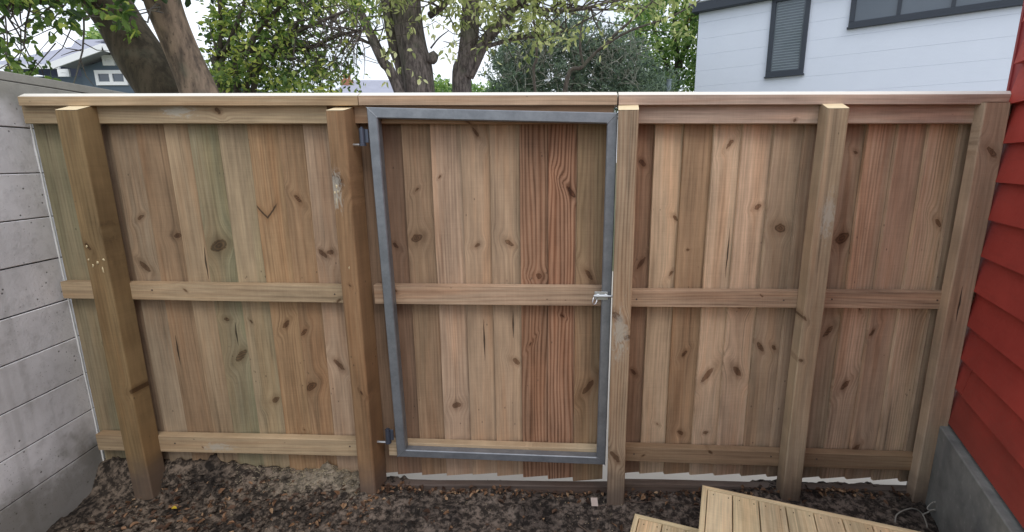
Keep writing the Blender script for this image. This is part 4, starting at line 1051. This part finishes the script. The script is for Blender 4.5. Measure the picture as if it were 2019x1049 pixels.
# a bare slanting sapling before the conifer
SP = tree('bare_sapling', tuple(Vector((at(1110, 185, 8.5).x, 8.5, -.4))), 'thin bare grey stems slanting up to the right in front of the conifer', 'sapling')
e = PM(); limb(e, [(Vector((at(1095, 185, 8.5).x, 8.5, -.4)), 0, 0), (1112, 185, 8.5), (1150, 130, 8.5), (1210, 70, 8.4), (1290, 0, 8.2)], .045, .015, 8, .03, 6, 21)
limb(e, [(1150, 130, 8.5), (1143, 90, 8.4), (1150, 40, 8.4), (1190, -10, 8.2)], .025, .01, 6, .03, 6, 22)
limb(e, [(1180, 100, 8.4), (1240, 62, 8.3), (1330, 30, 8.1), (1400, -10, 8.)], .022, .008, 6, .04, 6, 23)
limb(e, [(Vector((at(1105, 185, 8.5).x, 8.5, -.4)), 0, 0), (1055, 185, 8.4), (1058, 110, 8.4), (1050, 30, 8.3), (1055, -30, 8.2)], .03, .012, 6, .03, 6, 24)
e.build('stems', M_BK3, SP, smooth=True)

# right hand broadleaf trees before the white house
RT = tree('tree', tuple(Vector((at(1340, 180, 15).x, 15., -.4))), 'rounded mid green tree between the conifer and the white house', 'tree', 'trees behind the fence')
e = PM(); rb_ = RT.location; rs = []
for (x, y) in ((1290, 60), (1330, 30), (1360, 70), (1260, 110), (1345, 120)):
    rs += limb(e, [(Vector(rb_), 0, 0), (1330, 185, 15.), (x, y, 14.8), (x+random.uniform(-20, 20), y-90, 14.5)], .11, .03, 8, .1, 6, x)
e.build('trunk', M_BK3, RT, smooth=True)
def fR(x, y):
    if x < 1250: return .3 if y > 90 else .1
    g = mnoise.noise(Vector((x*.035, y*.045, 2.2)))
    return .15 if g < -.12 else .9
T_ = region(330, 1225, 1440, -40, 205, 13.5, 16.5, fR); lb = LB()
for c in T_: cluster(lb, c, random.uniform(.25, .45), random.randint(22, 38), .13, asp=.6, cb=.4 if random.random() < .6 else .7)
lb.build('leaves', M_L5, RT)
OT = tree('tree', tuple(Vector((at(1385, 40, 17.).x, 17., -.4))), 'orange autumn tree peeping out at the corner of the white house roof', 'tree', 'trees behind the fence')
e = PM(); e.tube([Vector(OT.location), Vector(OT.location)+Z_*3.5, at(1380, 20, 17.)], [.2, .12, .05], 8); e.build('trunk', M_BK3, OT, smooth=True)
lb = LB()
for c in region(75, 1345, 1430, -40, 60, 16.5, 17.5, lambda x, y: 1 if y < 55-abs(x-1380)*.5 else .1): cluster(lb, c, .3, 22, .14, asp=.6)
lb.build('leaves', M_L6, OT)
# pale green tree behind the grey house
GTt = tree('tree', tuple(Vector((at(200, 80, 30).x, 30., -.4))), 'pale green tree showing above the ridge of the grey gabled house', 'tree', 'trees behind the fence')
e = PM(); e.tube([Vector(GTt.location), at(200, 85, 30.)], [.3, .1], 8); e.build('trunk', M_BK3, GTt)
lb = LB()
for c in region(60, 165, 225, 62, 120, 29, 31, lambda x, y: 1 if y > 66+abs(x-195)*.4 else .0): cluster(lb, c, .5, 26, .25, asp=.6, cb=.6)
lb.build('leaves', M_L5, GTt)
# low hedge far behind hides the horizon gap
HG = tree('hedge', tuple(Vector((at(930, 180, 20).x, 20., -.4))), 'low far green hedge just above the fence right of the middle tree', 'hedge')
lb = LB()
for c in region(90, 855, 990, 165, 200, 19, 21, lambda x, y: 1 if y > 172+6*math.sin(x*.1) else .0): cluster(lb, c, .35, 26, .16, asp=.6, cb=.5)
lb.build('foliage', M_L5, HG)

S.cycles.max_bounces = 6; S.cycles.diffuse_bounces = 3; S.cycles.transparent_max_bounces = 6
